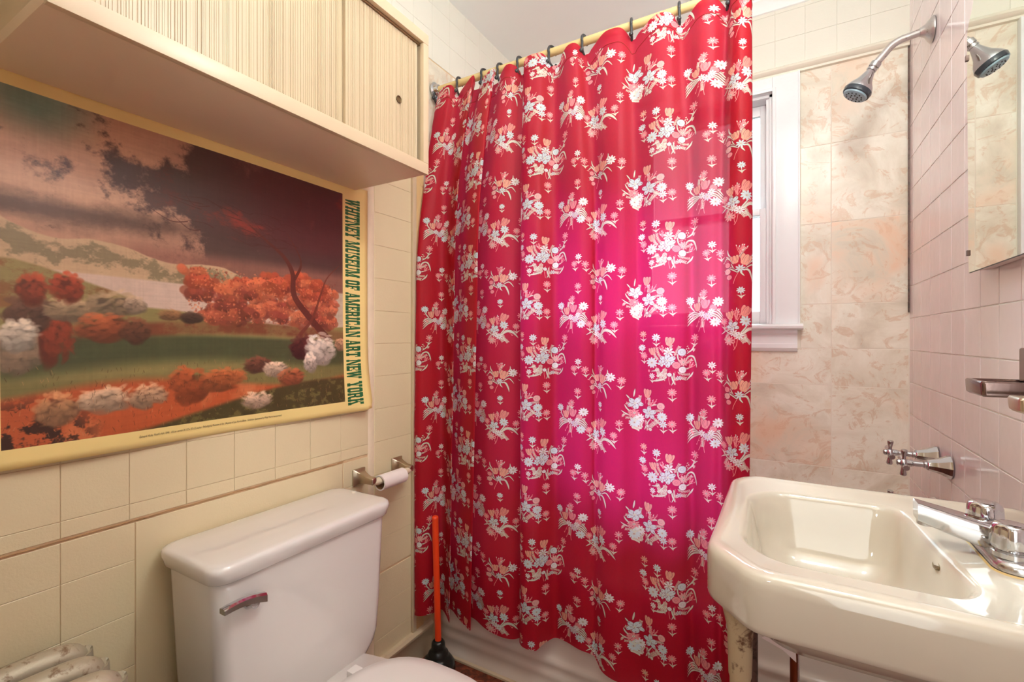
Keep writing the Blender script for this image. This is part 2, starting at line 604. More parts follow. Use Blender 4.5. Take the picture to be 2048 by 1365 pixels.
# left wall: cream tile board
tl = Tiler(wall_left, 'left', -L, M['cream_tile'], t=.0018, gap=.0007, bev=.0009, jit=.0003)
cols = [.127 + .105 * k for k in range(10)]           # .127 ... 1.072
up = [.815 + .106 * k for k in range(13)] + [SUR]
tl.grid(cols, [.784] + up)
tl.grid([1.098, 1.27], [.602, .708] + up)
tl.grid([c for c in cols if c < .46][:-1] + [.4515], [.11, .17, .276, .382, .488, .594, .70, .776])
tl.grid([.975, 1.072], [.11, .17, .276, .382, .488, .594, .70, .776])
tl.grid([1.098, 1.27], [.11, .17, .276, .382])
tl.grid([1.098, 1.27], [.388, .496, .602])
tl.add(.4525, .972, .11, .776, 'panel')
# rough filled seam between the two boards
bm = bmesh.new()
rows = []
for i in range(90):
    z = .11 + (SUR - .11) * i / 89
    wv = .004 * mnoise.noise(Vector((0, 3.1, z * 30)))
    rows.append([(-L, 1.070 + wv, z), (-L + .0028 + .0012 * mnoise.noise(Vector((z * 60, 0, 0))), 1.076 + wv, z), (-L + .0030 + .0014 * mnoise.noise(Vector((z * 70, 9, 0))), 1.087 + wv, z), (-L, 1.100 + wv * 1.5, z)])
loft(bm, rows, False, False, closed=False)
finish(bm, 'filled_seam', M['plaster'], wall_left, 60)
# the cracked joint below the upper board, ragged and dark
bm = bmesh.new()
rows = []
for i in range(120):
    y = .0 + .975 * i / 119
    wv = .0022 * mnoise.noise(Vector((y * 22, 0, 0)))
    th = .0010 + .0014 * abs(mnoise.noise(Vector((y * 40, 5, 0))))
    rows.append([(-L + .0005, y, .780 + wv - th), (-L + .0034, y, .780 + wv), (-L + .0005, y, .780 + wv + th)])
loft(bm, rows, False, False, closed=False)
finish(bm, 'cracked_joint', M['dark_joint'], wall_left)

# left wall upper boards and tub part
tw = Tiler(wall_left, 'left', -L, M['white_board'], t=.0015, gap=.0006, bev=.0007, jit=.0002)
tw.grid([.127 + .105 * k for k in range(19)] + [D], [SUR, SUR + .105, SUR + .21, CEIL])
tt = Tiler(wall_left, 'left', -L, M['travertine'], t=.0010, gap=.0026, bev=.0005)
zt = [.40, .66, .966, 1.27, 1.574, 1.878, SUR - .003]
tt.grid([1.335, 1.51, 1.815, D], zt)

# back wall: travertine-look tiles and the boards above the rail
tb = Tiler(wall_back, 'back', D, M['travertine'], t=.0010, gap=.0026, bev=.0005)
xc = .1457
ztb = [.40, .67, .974, 1.278]
tb.grid([-L + .008, -.766, -.462, -.158, xc, P - .004], [.40, .67, .974, 1.112])
tb.grid([-L + .008, -.766, -.655], [1.112, 1.278, 1.581, 1.874, SUR - .02])
tb.grid([.0475, xc, P - .004], [1.112, 1.278, 1.581, 1.874, SUR - .02])
tu = Tiler(wall_back, 'back', D, M['white_board'], t=.0015, gap=.0006, bev=.0007, jit=.0002)
tu.grid([P - .111 - .1 * k for k in range(14, -1, -1)] + [P], [SUR + .015, SUR + .12, SUR + .225, CEIL])

# pink wall
pt = Tiler(wall_right, 'right', P, M['pink'], t=.0012, gap=.0030, bev=.0008, jit=.0003)
ya = [D, 2.064] + [2.064 - .106 * k for k in range(1, 12)]
ya = ya[::-1]
za = [.0, .114] + [.224 + .1105 * k for k in range(0, 21)]
za = [z for z in za if z < CEIL] + [CEIL]
pt.grid(ya, [z for z in za if z > .3])
bm = bmesh.new()
yb = [ya[0] - .106 * k for k in range(0, 18)][::-1]
for y0_, y1_ in zip(yb[:-1], yb[1:]):
    for z0_, z1_ in zip(za[:-1], za[1:]):
        add_box(bm, P - .003, P, y0_ + .0013, y1_ - .0013, z0_ + .0013, z1_ - .0013)
tag(finish(bm, 'tile_field', M['pink'], wall_right), kind='stuff')
# open gap in the corner between pink and travertine tiles
bm = bmesh.new()
add_box(bm, P - .0075, P - .0030, D - .009, D - .0062, 1.24, 2.17)
finish(bm, 'corner_gap', M['dark_metal'], wall_back)

# crown, rail, baseboard, batten
def mould(name, prof, a0, a1, axis, mat):
    """prof in (out, z); axis 'x' runs along the back wall, 'y' along the left wall"""
    bm = bmesh.new()
    rr = []
    for a in (a0, a1):
        rr.append([(a, D - o_, z_) if axis == 'x' else (-L + o_, a, z_) for o_, z_ in prof])
    loft(bm, rr)
    o = finish(bm, name, mat, None, 40)
    o['kind'] = 'structure'
    return o
mould('trim_1', [(0, CEIL), (.035, CEIL), (.034, CEIL - .008), (.022, CEIL - .018), (.014, CEIL - .034), (.008, CEIL - .045), (0, CEIL - .047)], -L, P - .003, 'x', M['ceiling'])
mould('trim_2', [(0, SUR + .014), (.012, SUR + .012), (.024, SUR + .004), (.027, SUR - .004), (.022, SUR - .012), (.014, SUR - .016), (.013, SUR - .024), (0, SUR - .026)], -L + .007, P - .003, 'x', M['rail_wood'])
mould('baseboard_left', [(0, 0), (.016, 0), (.016, .086), (.021, .092), (.021, .102), (.014, .110), (0, .112)], .12, 1.372, 'y', M['cream_wood'])
mould('baseboard_back', [(0, 0), (.01, 0), (.01, .02), (0, .02)], -L + .03, P - .003, 'x', M['cream_wood'])
o = box('trim_3', -L, -L + .010, 1.272, 1.290, .11, SUR, M['cream_wood'], None, .002); o['kind'] = 'structure'
o = box('trim_4', -L, -L + .006, 1.2915, 1.333, .11, SUR, M['wood_batten'], None, .002); o['kind'] = 'structure'

# ------------------------------------------------------------------ window
def ustr(o):
    o['kind'] = 'structure'
    return o
window = bpy.data.objects.new('window_1', None)
COL.objects.link(window); window.location = (0, D, WZ0); window['kind'] = 'structure'
CW = .092
# casings: side boards with bead, head board
def casing(x0, x1, inner_right):
    bm = bmesh.new()
    add_box(bm, x0, x1, D - .022, D, WZ0 - .0, SUR - .026, .003)
    xi = x1 if inner_right else x0
    s = -1 if inner_right else 1
    a, b_ = sorted((xi, xi + s * .013))
    add_box(bm, a, b_, D - .034, D - .02, WZ0, WZ1 + .013, .003)
    xo = x0 if inner_right else x1
    a, b_ = sorted((xo, xo - s * .006))
    add_box(bm, a, b_, D - .027, D - .02, WZ0, SUR - .026, .002)
    return finish(bm, 'casing', M['white_wood'], window, 40)
casing(WX1, WX1 + CW, False)
casing(WX0 - CW, WX0, True)
bm = bmesh.new()
add_box(bm, WX0, WX1, D - .022, D, WZ1, SUR - .026, .003)
add_box(bm, WX0 - .012, WX1 + .012, D - .033, D - .02, WZ1, WZ1 + .013, .003)
finish(bm, 'head_casing', M['white_wood'], window, 40)
# stool and apron
bm = bmesh.new()
pr = [(0, WZ0 - .022), (.052, WZ0 - .022), (.060, WZ0 - .017), (.062, WZ0 - .009), (.058, WZ0 - .003), (.050, WZ0), (-.09, WZ0), (-.09, WZ0 - .022)]
loft(bm, [[(x, D - o_, z) for o_, z in pr] for x in (WX0 - CW - .01, WX1 + CW + .01)])
finish(bm, 'stool', M['white_wood'], window, 40)
bm = bmesh.new()
pr = [(0, WZ0 - .022), (.026, WZ0 - .022), (.026, WZ0 - .034), (.017, WZ0 - .042), (.016, WZ0 - .075), (.020, WZ0 - .078), (.020, WZ0 - .092), (.012, WZ0 - .104), (0, WZ0 - .107)]
ra = []
for x, i in ((WX0 - CW, 0), (WX1 + CW - .008, 1)):
    ra.append([(x, D - o_, z) for o_, z in pr])
loft(bm, ra)
finish(bm, 'apron', M['white_wood'], window, 30)
# jamb lining
bm = bmesh.new()
add_box(bm, WX1 - .010, WX1, D - .005, D + .14, WZ0, WZ1)
add_box(bm, WX0, WX0 + .010, D - .005, D + .14, WZ0, WZ1)
add_box(bm, WX0, WX1, D - .005, D + .14, WZ1 - .010, WZ1)
add_box(bm, WX1 - .022, WX1 - .010, D + .010, D + .022, WZ0, WZ1 - .01, .002)
add_box(bm, WX0 + .010, WX0 + .022, D + .010, D + .022, WZ0, WZ1 - .01, .002)
finish(bm, 'jamb', M['white_wood'], window)
def sash(y, z0, z1, bottom, top):
    s = .034
    xa, xb = WX0 + .011, WX1 - .011
    bm = bmesh.new()
    add_box(bm, xa, xa + s, y, y + .028, z0, z1, .002)
    add_box(bm, xb - s, xb, y, y + .028, z0, z1, .002)
    add_box(bm, xa + s, xb - s, y, y + .028, z0, z0 + bottom, .002)
    add_box(bm, xa + s, xb - s, y, y + .028, z1 - top, z1, .002)
    o = finish(bm, 'sash', M['white_wood'], window, 40)
    pane = box('pane', xa + s - .003, xb - s + .003, y + .012, y + .015, z0 + bottom - .003, z1 - top + .003, M['glass'])
    pane.parent = o
    pane.location = (0, 0, 0)
    return o
MEET = 1.652
sash(D + .024, WZ0 + .001, MEET + .018, .052, .026)
sash(D + .056, MEET - .012, WZ1 - .011, .026, .040)

# ground outside, far below the sill
g = box('ground_outside', -20, 20, D + .6, 40, -3.2, -3.0, M['outside']); g['kind'] = 'structure'

# ------------------------------------------------------------------ bathtub
bm = bmesh.new()
YF = 1.392          # apron front
TZ = .40
xa, xb = -L + .004, P - .004
def tubring(ins, z, r=.06):
    cx, cy = (xa + xb) / 2, (YF + D - .012) / 2
    return rrect(cx, cy, (xb - xa) / 2 - ins, (D - .012 - YF) / 2 - ins, r, z, 6)
# basin
rings = [tubring(.0, TZ - .035, .002), tubring(0, TZ - .012, .006), tubring(.006, TZ - .002, .01), tubring(.012, TZ, .012),
         tubring(.06, TZ, .07), tubring(.068, TZ - .004, .08), tubring(.078, TZ - .02, .10), tubring(.10, TZ - .20, .12), tubring(.13, TZ - .30, .15), tubring(.18, TZ - .335, .14), tubring(.26, TZ - .34, .05)]
loft(bm, rings, False, True)
tub = finish(bm, 'bathtub', M['tub'], None, 50)
tag(tub, 'old cream enamel bathtub with ribbed apron behind the red curtain', 'bathtub')
# apron: front skirt with long soft ribs, flaring outwards at the floor
bm = bmesh.new()
rows = []
prof = []
for i in range(49):
    t = i / 48
    z = (TZ - .020) * (1 - t)
    o_ = .0
    for zc, w_, a_ in ((.300, .012, .007), (.235, .012, .006), (.105, .014, .007), (.06, .012, .004)):
        o_ += a_ * math.exp(-((z - zc) / w_) ** 2)
    o_ += -.010 * math.exp(-((z - .17) / .06) ** 2) + .016 * math.exp(-(z / .022) ** 2)
    prof.append((o_, z))
for k in range(61):
    x = xa + (xb - xa) * k / 60
    e = min(1, (x - xa) / .10)
    row = []
    for o_, z in prof:
        row.append((x, YF - (o_ + .004) * (0.35 + .65 * math.sin(e * math.pi / 2)) + .030 * (1 - math.sin(e * math.pi / 2)) ** 2, z))
    rows.append(row)
loft(bm, rows, False, False, closed=False)
finish(bm, 'apron', M['tub'], tub, 60)
box('caulk', xa + .01, xb, YF - .030, YF - .012, .0, .008, M['cream_wood'], tub, .002)

# ------------------------------------------------------------------ wall cabinet
CX, CY0, CY1, CZ0, CZ1 = -.865, .238, 1.018, 1.603, 1.978
cab = empty('wall_cabinet', (-1.0, .63, CZ0), 'long cream wall cabinet with two ribbed sliding doors, hung above the landscape poster', 'cabinet')
bx_ = .004
bm = bmesh.new()
add_box(bm, -L + .004, CX - .001, CY0, CY1, CZ0, CZ0 + .020, .0015)
finish(bm, 'bottom_panel', worn('spotted_cream_paint', srgb(228, 208, 182), srgb(190, 140, 96), .4, 0, 17, .70, .73, .1), cab, 40)
box('top_panel', -L + .004, CX - .001, CY0, CY1, CZ1 - .020, CZ1, M['cream_wood'], cab, .0015)
box('side_panel', -L + .004, CX - .001, CY0 + .0005, CY0 + .018, CZ0 + .0195, CZ1 - .0195, M['cream_wood'], cab)
box('side_panel', -L + .004, CX - .001, CY1 - .018, CY1 - .0005, CZ0 + .0195, CZ1 - .0195, M['cream_wood'], cab)
box('back_panel', -L + .0035, -L + .009, CY0 + .018, CY1 - .018, CZ0 + .02, CZ1 - .02, M['cream_wood'], cab)
# face frame
box('bottom_rail', CX - .001, CX + .012, CY0, CY1, CZ0 - .003, CZ0 + .027, M['cream_wood'], cab, .0015)
box('top_rail', CX - .001, CX + .012, CY0, CY1, CZ1 - .022, CZ1 + .006, M['cream_wood'], cab, .0015)
box('stile', CX - .001, CX + .012, CY1 - .021, CY1, CZ0 + .0275, CZ1 - .0225, M['cream_wood'], cab, .0015)
box('stile', CX - .001, CX + .012, CY0, CY0 + .021, CZ0 + .0275, CZ1 - .0225, M['cream_wood'], cab, .0015)
box('track', CX - .030, CX - .0015, CY0 + .018, CY1 - .018, CZ1 - .026, CZ1 - .0205, M['aluminium'], cab)
def ribbed_door(y0, y1, x, hole):
    z0, z1 = CZ0 + .0205, CZ1 - .027
    bm = bmesh.new()
    r = random.Random(int(y0 * 1000))
    pr = [(x - .008, y0), (x, y0)]
    y = y0 + .002
    while y < y1 - .004:
        w = r.choice((.0016, .0022, .003, .0042, .0055))
        d = r.uniform(.0006, .0017)
        dd = r.uniform(-.0004, .0004)
        gap_ = r.uniform(.0008, .0016)
        pr += [(x + dd, y), (x + dd, y + w * .85), (x - d, y + w), (x - d, y + w + gap_)]
        y += w + gap_ + .0003
    pr += [(x, y1), (x - .008, y1)]
    rr = [[(a, b_, z) for a, b_ in pr] for z in (z0, z1)]
    loft(bm, rr, True, True)
    o = finish(bm, 'door', M['door_rib'], cab)
    if hole:
        bm = bmesh.new()
        hy, hz = hole
        lathe(bm, (x - .0025, hy, hz), (1, 0, 0), [(0, .0080), (.004, .0086), (.0046, .0096), (.0050, .0096), (.0052, .0088), (.0040, .0076), (.0030, .0068)], 20)
        k = finish(bm, 'finger_pull', M['dark_hole'], None, 40)
        k.parent = o
        k.location = -(Vector(cab.location) + Vector(o.location)) + Vector((0, 0, 0))
        k.location = (0, 0, 0)
        bm = bmesh.new()
        lathe(bm, (x + .0006, hy, hz), (1, 0, 0), [(0, .0054), (.0006, .0054)], 18)
    return o
M['door_rib'] = plain('striated_painted_plywood', srgb(198, 180, 150), 0.35, var=.05, vscale=9, bstr=.1)
ribbed_door(y_at(691, CX - .006), CY1 - .027, CX - .006, (y_at(797, CX - .006), z_at(199, CX - .006, y_at(797, CX - .006))))
ribbed_door(CY0 + .020, y_at(691, CX - .006) + .04, CX - .0155, (CY0 + .06, 1.79))
# nail spots on the underside
for sx, sy in ((-.95, .36), (-.93, .53), (-.90, .70), (-.89, .84), (-1.02, .55)):
    pass

# ------------------------------------------------------------------ poster (a plain generic landscape as stand-in for the print, with its lettering)
PY0, PY1, PZ0, PZ1 = .226, 1.061, .928, 1.612
IY0, IY1, IZ0, IZ1 = .259, .970, .962, 1.580      # the printed picture
S = 1700
pw, ph = int((PY1 - PY0) * S), int((PZ1 - PZ0) * S)
A = canvas(pw, ph, (238, 214, 142))
iw, ih = int((IY1 - IY0) * S), int((IZ1 - IZ0) * S)
ox, oy = int((IY0 - PY0) * S), int((PZ1 - IZ1) * S)
V, U = np.mgrid[0:ih, 0:iw].astype(np.float32)
V /= ih; U /= iw; VT = V.copy(); V = np.interp(V, [0, .36, .49, .62, .735, .85, 1], [0, .44, .575, .69, .835, .895, 1]).astype(np.float32)                                    # v runs down
def mixc(a, b_, t):
    t = np.clip(t, 0, 1)[..., None]
    return a * (1 - t) + b_ * t
def c3(*c):
    return np.array(c, np.float32) / 255.0
def ss(x, a, b_):
    t = np.clip((x - a) / (b_ - a), 0, 1)
    return t * t * (3 - 2 * t)
n_a = vnoise(ih, iw, 5, 6, 1, 7, .66)
n_b = vnoise(ih, iw, 7, 6, 2, 7, .72)
n_c = vnoise(ih, iw, 40, 40, 3, 4, .7)
n_d = vnoise(ih, iw, 3, 9, 4, 5)
im_ = np.zeros((ih, iw, 3), np.float32) + c3(176, 132, 108)
im_ = mixc(im_, c3(205, 160, 128), ss(.42 - np.hypot(U - .10, (V - .22) * 1.2), 0, .3))
im_ = mixc(im_, c3(120, 140, 122), ss(.17 - np.hypot(U - .06, (V - .02) * .9), 0, .15))
im_ = mixc(im_, c3(150, 96, 82), ss(U, .45, .95) * .8)
dark = ss(n_a + .5 * (n_b - .5) + .42 * ss(U, .1, .6) - .35 * np.abs(V - .17 - .10 * U) - .10, .42, .58)
im_ = mixc(im_, c3(66, 50, 46), dark * .85)
im_ = mixc(im_, c3(86, 44, 42), ss(U, .35, .7) * ss(.46 - V, 0, .14) * .82)
im_ = mixc(im_, c3(66, 48, 40), ss(n_b * .3 + .35 - np.abs(V - .40 + .04 * U) * 3.2, .25, .5) * .7 * ss(.75 - U, 0, .5))
im_ = mixc(im_, c3(148, 100, 84), ss(V, .44, .50) * ss(U, .18, .3) * .8)
# soft red foliage masses high right
fol = ss(n_b + .22 * np.exp(-((U - .5) / .22) ** 2 - ((V - .30) / .07) ** 2), .56, .80) * ss(U, .28, .4) * ss(.46 - V, 0, .1)
im_ = mixc(im_, c3(150, 52, 36), fol * .75)
# far hills
hill = .44 + .13 * U ** .7 + .012 * np.sin(U * 23) + (n_d - .5) * .02
hm = ss(V - hill, 0, .006) * ss(.62 - U, 0, .02)
im_ = mixc(im_, c3(196, 164, 128), hm)
im_ = mixc(im_, c3(112, 104, 76), hm * ss(n_c + .3 - np.abs(V - hill - .05) * 9, .45, .75) * .7)
# pale lake
lk = ss(V - (.575 + .02 * U), 0, .008) * ss(.80 - V, 0, .1)
im_ = mixc(im_, c3(204, 178, 160), lk)
lk2 = ss(V - .56, 0, .01) * ss(U, .86, .9)
im_ = mixc(im_, c3(190, 172, 150), lk2)
# left slope
sl = ss(V - (.555 + .30 * np.clip(U - .02, 0, 1) ** 1.1 * 1.3), 0, .01) * ss(.30 - U, 0, .02)
im_ = mixc(im_, c3(148, 132, 84), sl)
im_ = mixc(im_, c3(128, 72, 42), sl * ss(n_b, .52, .66) * .6)
# meadow
md = ss(V - (.690 - .03 * np.sin(U * 5 + .4)), 0, .01)
im_ = mixc(im_, c3(140, 128, 78), md)
im_ = mixc(im_, c3(120, 68, 44), ss(.045 - np.abs(V - (.785 - .05 * np.sin(U * 3.2 - .2))), 0, .03) * (.5 + .5 * ss(n_b, .4, .6)))
im_ = mixc(im_, c3(70, 76, 48), ss(.055 - np.abs(V - .835 + .02 * np.sin(U * 4)), 0, .03) * .95)
im_ = mixc(im_, c3(120, 112, 66), ss(V, .87, .89) * .9)
# orange earth
er = ss(V - (.895 + .0 * U - .02 * np.sin(U * 6)), 0, .02)
im_ = mixc(im_, c3(184, 88, 48), er)
im_ = mixc(im_, c3(214, 132, 84), er * ss(n_d, .55, .68) * .6)
gr = ss(V - (1.02 - .10 * ss(U, .05, .9) - .01), 0, .015)
im_ = mixc(im_, c3(74, 66, 36), gr)
im_ = mixc(im_, c3(120, 110, 60), gr * ss(n_c, .5, .65) * .6)
im_ = mixc(im_, c3(60, 34, 24), ss(.10 - np.hypot((U - .05) * .6, V - .985), 0, .06) * ss(n_c, .42, .6))
A[oy:oy + ih, ox:ox + iw] = im_
br = Brush(A, 1.0, False)
def Pt(u, v_):
    return (ox + u * iw, oy + float(np.interp(v_, [0, .44, .575, .69, .835, .895, 1], [0, .36, .49, .62, .735, .85, 1])) * ih)
rp = random.Random(11)
# autumn thicket, right of the middle: rounded bushes of orange and rust
def clump(u, v_, r, col, n=26, flat=.6, jit=12):
    for k in range(n):
        a = rp.uniform(0, 6.28); q = r * math.sqrt(rp.random())
        x, y = Pt(u, v_)
        x += q * math.cos(a) * iw; y += q * math.sin(a) * flat * iw
        sh = 1.12 - .5 * ((y - Pt(u, v_)[1]) / (r * iw * flat + 1e-6) * .5 + .5) + rp.uniform(-.06, .06)
        cc = tuple(min(255, c_ * sh + rp.uniform(-jit, jit) * .3) for c_ in col)
        br.ell(x, y, rp.uniform(.25, .5) * r * iw, rp.uniform(.2, .4) * r * iw, rp.uniform(-.4, .4), cc, .75, 5)
for k in range(95):
    u = rp.uniform(.42, .95)
    top_ = .50 + .03 * math.sin(u * 14) + .05 * abs(u - .7) * 2
    v_ = rp.uniform(top_ + .02, .70)
    up_ = v_ < .60
    clump(u, v_, rp.uniform(.028, .045), rp.choice(((202, 96, 60), (190, 88, 56), (212, 112, 74))) if up_ else rp.choice(((206, 118, 82), (150, 72, 52), (184, 96, 66))), 14, .55)
for k in range(900):
    u = rp.uniform(.41, .96); v_ = rp.uniform(.52, .71)
    x, y = Pt(u, v_)
    br.ell(x, y, rp.uniform(2, 6), rp.uniform(1.5, 4), rp.uniform(0, 3), rp.choice(((222, 126, 82), (160, 70, 46), (230, 144, 100), (120, 54, 40))), .5, 1.5)
# two bare trunks
tk = (92, 44, 32)
br.stroke([Pt(.93, .80), Pt(.86, .70), Pt(.775, .60), Pt(.765, .50), Pt(.73, .43), Pt(.66, .36), Pt(.60, .30)], lambda t: 17 * (1 - t) ** .8 + 1.5, tk, .95, 20)
br.stroke([Pt(.775, .52), Pt(.80, .46), Pt(.79, .40), Pt(.74, .30)], lambda t: 7 * (1 - t) + 1, tk, .9)
br.stroke([Pt(.80, .76), Pt(.85, .68), Pt(.89, .58), Pt(.92, .50), Pt(.98, .43)], lambda t: 8 * (1 - t) + 1, (110, 54, 38), .9)
for k in range(26):
    u0, v0 = rp.uniform(.40, .80), rp.uniform(.24, .40)
    br.stroke([Pt(u0, v0), Pt(u0 - rp.uniform(.02, .06), v0 - rp.uniform(-.01, .03)), Pt(u0 - rp.uniform(.06, .12), v0 - rp.uniform(-.02, .05))], lambda t: 2 * (1 - t) + .5, (78, 38, 32), .7)
# rounded boulders and shrubs along the foreground in the print's browns and whites
def boulder(u, v_, rx, ry, col):
    """a low brushy mound: many short strokes, lighter on top"""
    x, y = Pt(u, v_)
    X, Y = rx * iw, ry * ih
    for k in range(16):
        a = rp.uniform(0, 6.28)
        br.ell(x + math.cos(a) * X * .5, y + Y * .2 + math.sin(a) * Y * .45, X * rp.uniform(.3, .55), Y * rp.uniform(.3, .5), rp.uniform(-.3, .3), tuple(c_ * .62 for c_ in col), .55, 7)
    for k in range(90):
        a = rp.uniform(0, 6.28); q_ = math.sqrt(rp.random()) * .92
        dx_, dy_ = math.cos(a) * q_ * X, math.sin(a) * q_ * Y * (.8 + .3 * rp.random())
        sh = .96 - .36 * dy_ / Y + rp.uniform(-.10, .10)
        cc = tuple(max(0, min(255, c_ * sh)) for c_ in col)
        br.ell(x + dx_, y + dy_, X * rp.uniform(.08, .26), Y * rp.uniform(.06, .16), rp.uniform(-.7, .7), cc, .5, 4)
for q in ((.03, .80, .05, .085, (176, 146, 118)), (.10, .76, .035, .11, (150, 64, 38)), (.05, .69, .05, .06, (110, 78, 60)), (.13, .68, .06, .04, (166, 140, 108)), (.22, .66, .06, .045, (158, 134, 104)),
          (.20, .74, .07, .045, (160, 86, 52)), (.27, .75, .04, .045, (112, 70, 48)), (.36, .685, .035, .018, (150, 108, 72)), (.42, .69, .035, .022, (84, 62, 48)), (.10, .93, .045, .05, (182, 132, 92)), (.20, .92, .06, .045, (208, 174, 142)),
          (.30, .92, .05, .045, (196, 156, 122)), (.41, .90, .065, .075, (168, 84, 46)), (.52, .895, .08, .045, (176, 96, 54)), (.64, .87, .06, .035, (110, 66, 48)), (.70, .88, .05, .035, (214, 182, 156)),
          (.63, .96, .055, .035, (214, 178, 150)), (.76, .90, .055, .04, (170, 92, 58)), (.81, .83, .06, .06, (84, 40, 34)), (.89, .84, .075, .075, (226, 206, 190)), (.84, .87, .03, .05, (214, 192, 176)), (.03, .77, .04, .05, (206, 190, 170)), (.27, .66, .03, .03, (168, 144, 120)), (.12, .62, .035, .05, (164, 70, 42)), (.055, .63, .03, .05, (160, 72, 44)), (.985, .82, .03, .035, (200, 150, 116))):
    boulder(*q)
for k in range(900):      # grasses
    u, v_ = rp.random(), rp.uniform(.86, 1.0)
    x, y = Pt(u, v_)
    if rp.random() < .5:
        br.stroke([(x, y), (x + rp.uniform(-5, 5), y - rp.uniform(5, 14))], .7, rp.choice(((92, 70, 36), (70, 40, 24), (196, 140, 92))), .55, 5)
# birds are left out; canvas weave and fading
sub = A[oy:oy + ih, ox:ox + iw]
wv = (vnoise(ih, iw, ih // 5, 6, 8, 1) + vnoise(ih, iw, 6, iw // 5, 9, 1) - 1) * .07
sub *= (1 + .5 * wv[..., None] + (n_c[..., None] - .5) * .10)
# keep everything inside the print's frame
fr = A.copy()
A[:] = c3(238, 214, 142)
A[oy:oy + ih, ox:ox + iw] = fr[oy:oy + ih, ox:ox + iw]
pn = vnoise(ph, pw, 3, 4, 21, 4)
A *= (1 + (pn[..., None] - .5) * .06)
A[:, :int(.012 * S)] *= .97

# slab letters, set downwards along the right border
def glyph(ch):
    def R(x0, y0, x1, y1): return [(x0, y0), (x1, y0), (x1, y1), (x0, y1)]
    t, s_ = .21, .27                 # slab thickness, stem width (of a unit box; y up)
    g = {}
    if ch == 'W': return 1.35, [R(0, 1 - t, .42, 1), R(.5, 1 - t, .86, 1), R(.98, 1 - t, 1.35, 1), [(.07, 1), (.33, 1), (.50, .3), (.48, 0), (.30, 0)], [(.72, .9), (.72, .6), (.50, 0), (.38, 0), (.58, 1), (.76, 1)], [(.56, 1), (.80, 1), (.98, .3), (.95, 0), (.78, 0)], [(1.13, 1), (1.27, 1), (.99, 0), (.87, 0)]]
    if ch == 'H': return 1.0, [R(.08, 0, .08 + s_, 1), R(.65, 0, .92, 1), R(0, 1 - t, .43, 1), R(0, 0, .43, t), R(.57, 1 - t, 1, 1), R(.57, 0, 1, t), R(.3, .44, .7, .56)]
    if ch == 'I': return .46, [R(.095, 0, .365, 1), R(0, 1 - t, .46, 1), R(0, 0, .46, t)]
    if ch == 'T': return .86, [R(.295, 0, .565, 1), R(0, 1 - t, .86, 1), R(.18, 0, .68, t), R(0, .62, .12, 1), R(.74, .62, .86, 1)]
    if ch == 'N': return 1.02, [R(.08, 0, .22, 1), R(.80, 0, .94, 1), [(.0, 1), (.36, 1), (.94, .0), (.66, 0), (.1, .95)], R(0, 1 - t, .34, 1), R(0, 0, .34, t), R(.68, 1 - t, 1.02, 1)]
    if ch == 'E': return .84, [R(.08, 0, .08 + s_, 1), R(0, 1 - t, .84, 1), R(0, 0, .84, t), R(.3, .44, .60, .56), R(.72, .62, .84, 1), R(.72, 0, .84, .38), R(.54, .34, .62, .66)]
    if ch == 'F': return .82, [R(.08, 0, .08 + s_, 1), R(0, 1 - t, .82, 1), R(0, 0, .48, t), R(.3, .44, .60, .56), R(.70, .62, .82, 1), R(.54, .34, .62, .66)]
    if ch == 'Y': return 1.0, [R(0, 1 - t, .44, 1), R(.58, 1 - t, 1, 1), [(.08, 1), (.36, 1), (.62, .45), (.62, .3), (.40, .3)], [(.74, 1), (.86, 1), (.62, .40), (.52, .45)], R(.37, 0, .64, .45), R(.24, 0, .77, t)]
    if ch == 'M': return 1.24, [R(0, 1 - t, .36, 1), R(0, 0, .36, t), R(.10, 0, .22, 1), [(.10, 1), (.40, 1), (.66, .1), (.56, 0), (.48, 0)], [(.86, 1), (.98, 1), (.64, 0), (.52, .1)], R(.86, 0, 1.13, 1), R(.88, 1 - t, 1.24, 1), R(.76, 0, 1.24, t)]
    if ch == 'U': return 1.0, [R(.08, .12, .08 + s_, 1), R(.72, .12, .86, 1), R(0, 1 - t, .43, 1), R(.6, 1 - t, 1, 1), [(.08, .2), (.2, 0), (.74, 0), (.86, .2), (.7, .2)]]
    if ch == 'S': return .78, [[(.05, .9), (.16, 1), (.62, 1), (.62, .79), (.34, .79), (.34, .66), (.05, .66)], [(.05, .66), (.34, .66), (.74, .40), (.74, .34), (.46, .34), (.05, .58)], [(.74, .36), (.46, .36), (.46, .21), (.16, .21), (.16, 0), (.62, 0), (.74, .10)], R(.62, .62, .74, 1), R(.04, 0, .16, .38)]
    if ch == 'O': return .86, [R(.04, .1, .31, .9), R(.55, .1, .82, .9), [(.04, .88), (.16, 1), (.70, 1), (.82, .88), (.82, .79), (.04, .79)], [(.04, .12), (.16, 0), (.70, 0), (.82, .12), (.82, .21), (.04, .21)]]
    if ch == 'C': return .84, [R(.04, .1, .31, .9), [(.04, .88), (.16, 1), (.68, 1), (.68, .79), (.04, .79)], [(.04, .12), (.16, 0), (.68, 0), (.80, .12), (.80, .21), (.04, .21)], R(.68, .60, .80, 1), R(.68, .12, .80, .34)]
    if ch == 'A': return 1.02, [R(0, 0, .36, t), R(.52, 0, 1.02, t), [(.12, .1), (.24, .1), (.52, 1), (.34, 1)], [(.34, 1), (.64, 1), (.90, .1), (.60, .1)], R(.24, .3, .7, .40), R(.30, .86, .66, 1)]
    if ch == 'R': return 1.0, [R(.08, 0, .08 + s_, 1), R(0, 1 - t, .72, 1), R(0, 0, .43, t), R(.3, .42, .72, .56), [(.55, .9), (.70, 1), (.84, .9), (.84, .58), (.72, .44), (.55, .5)], [(.52, .5), (.80, .46), (.84, .2), (1.0, .2), (1.0, .0), (.72, 0), (.58, .1)]]
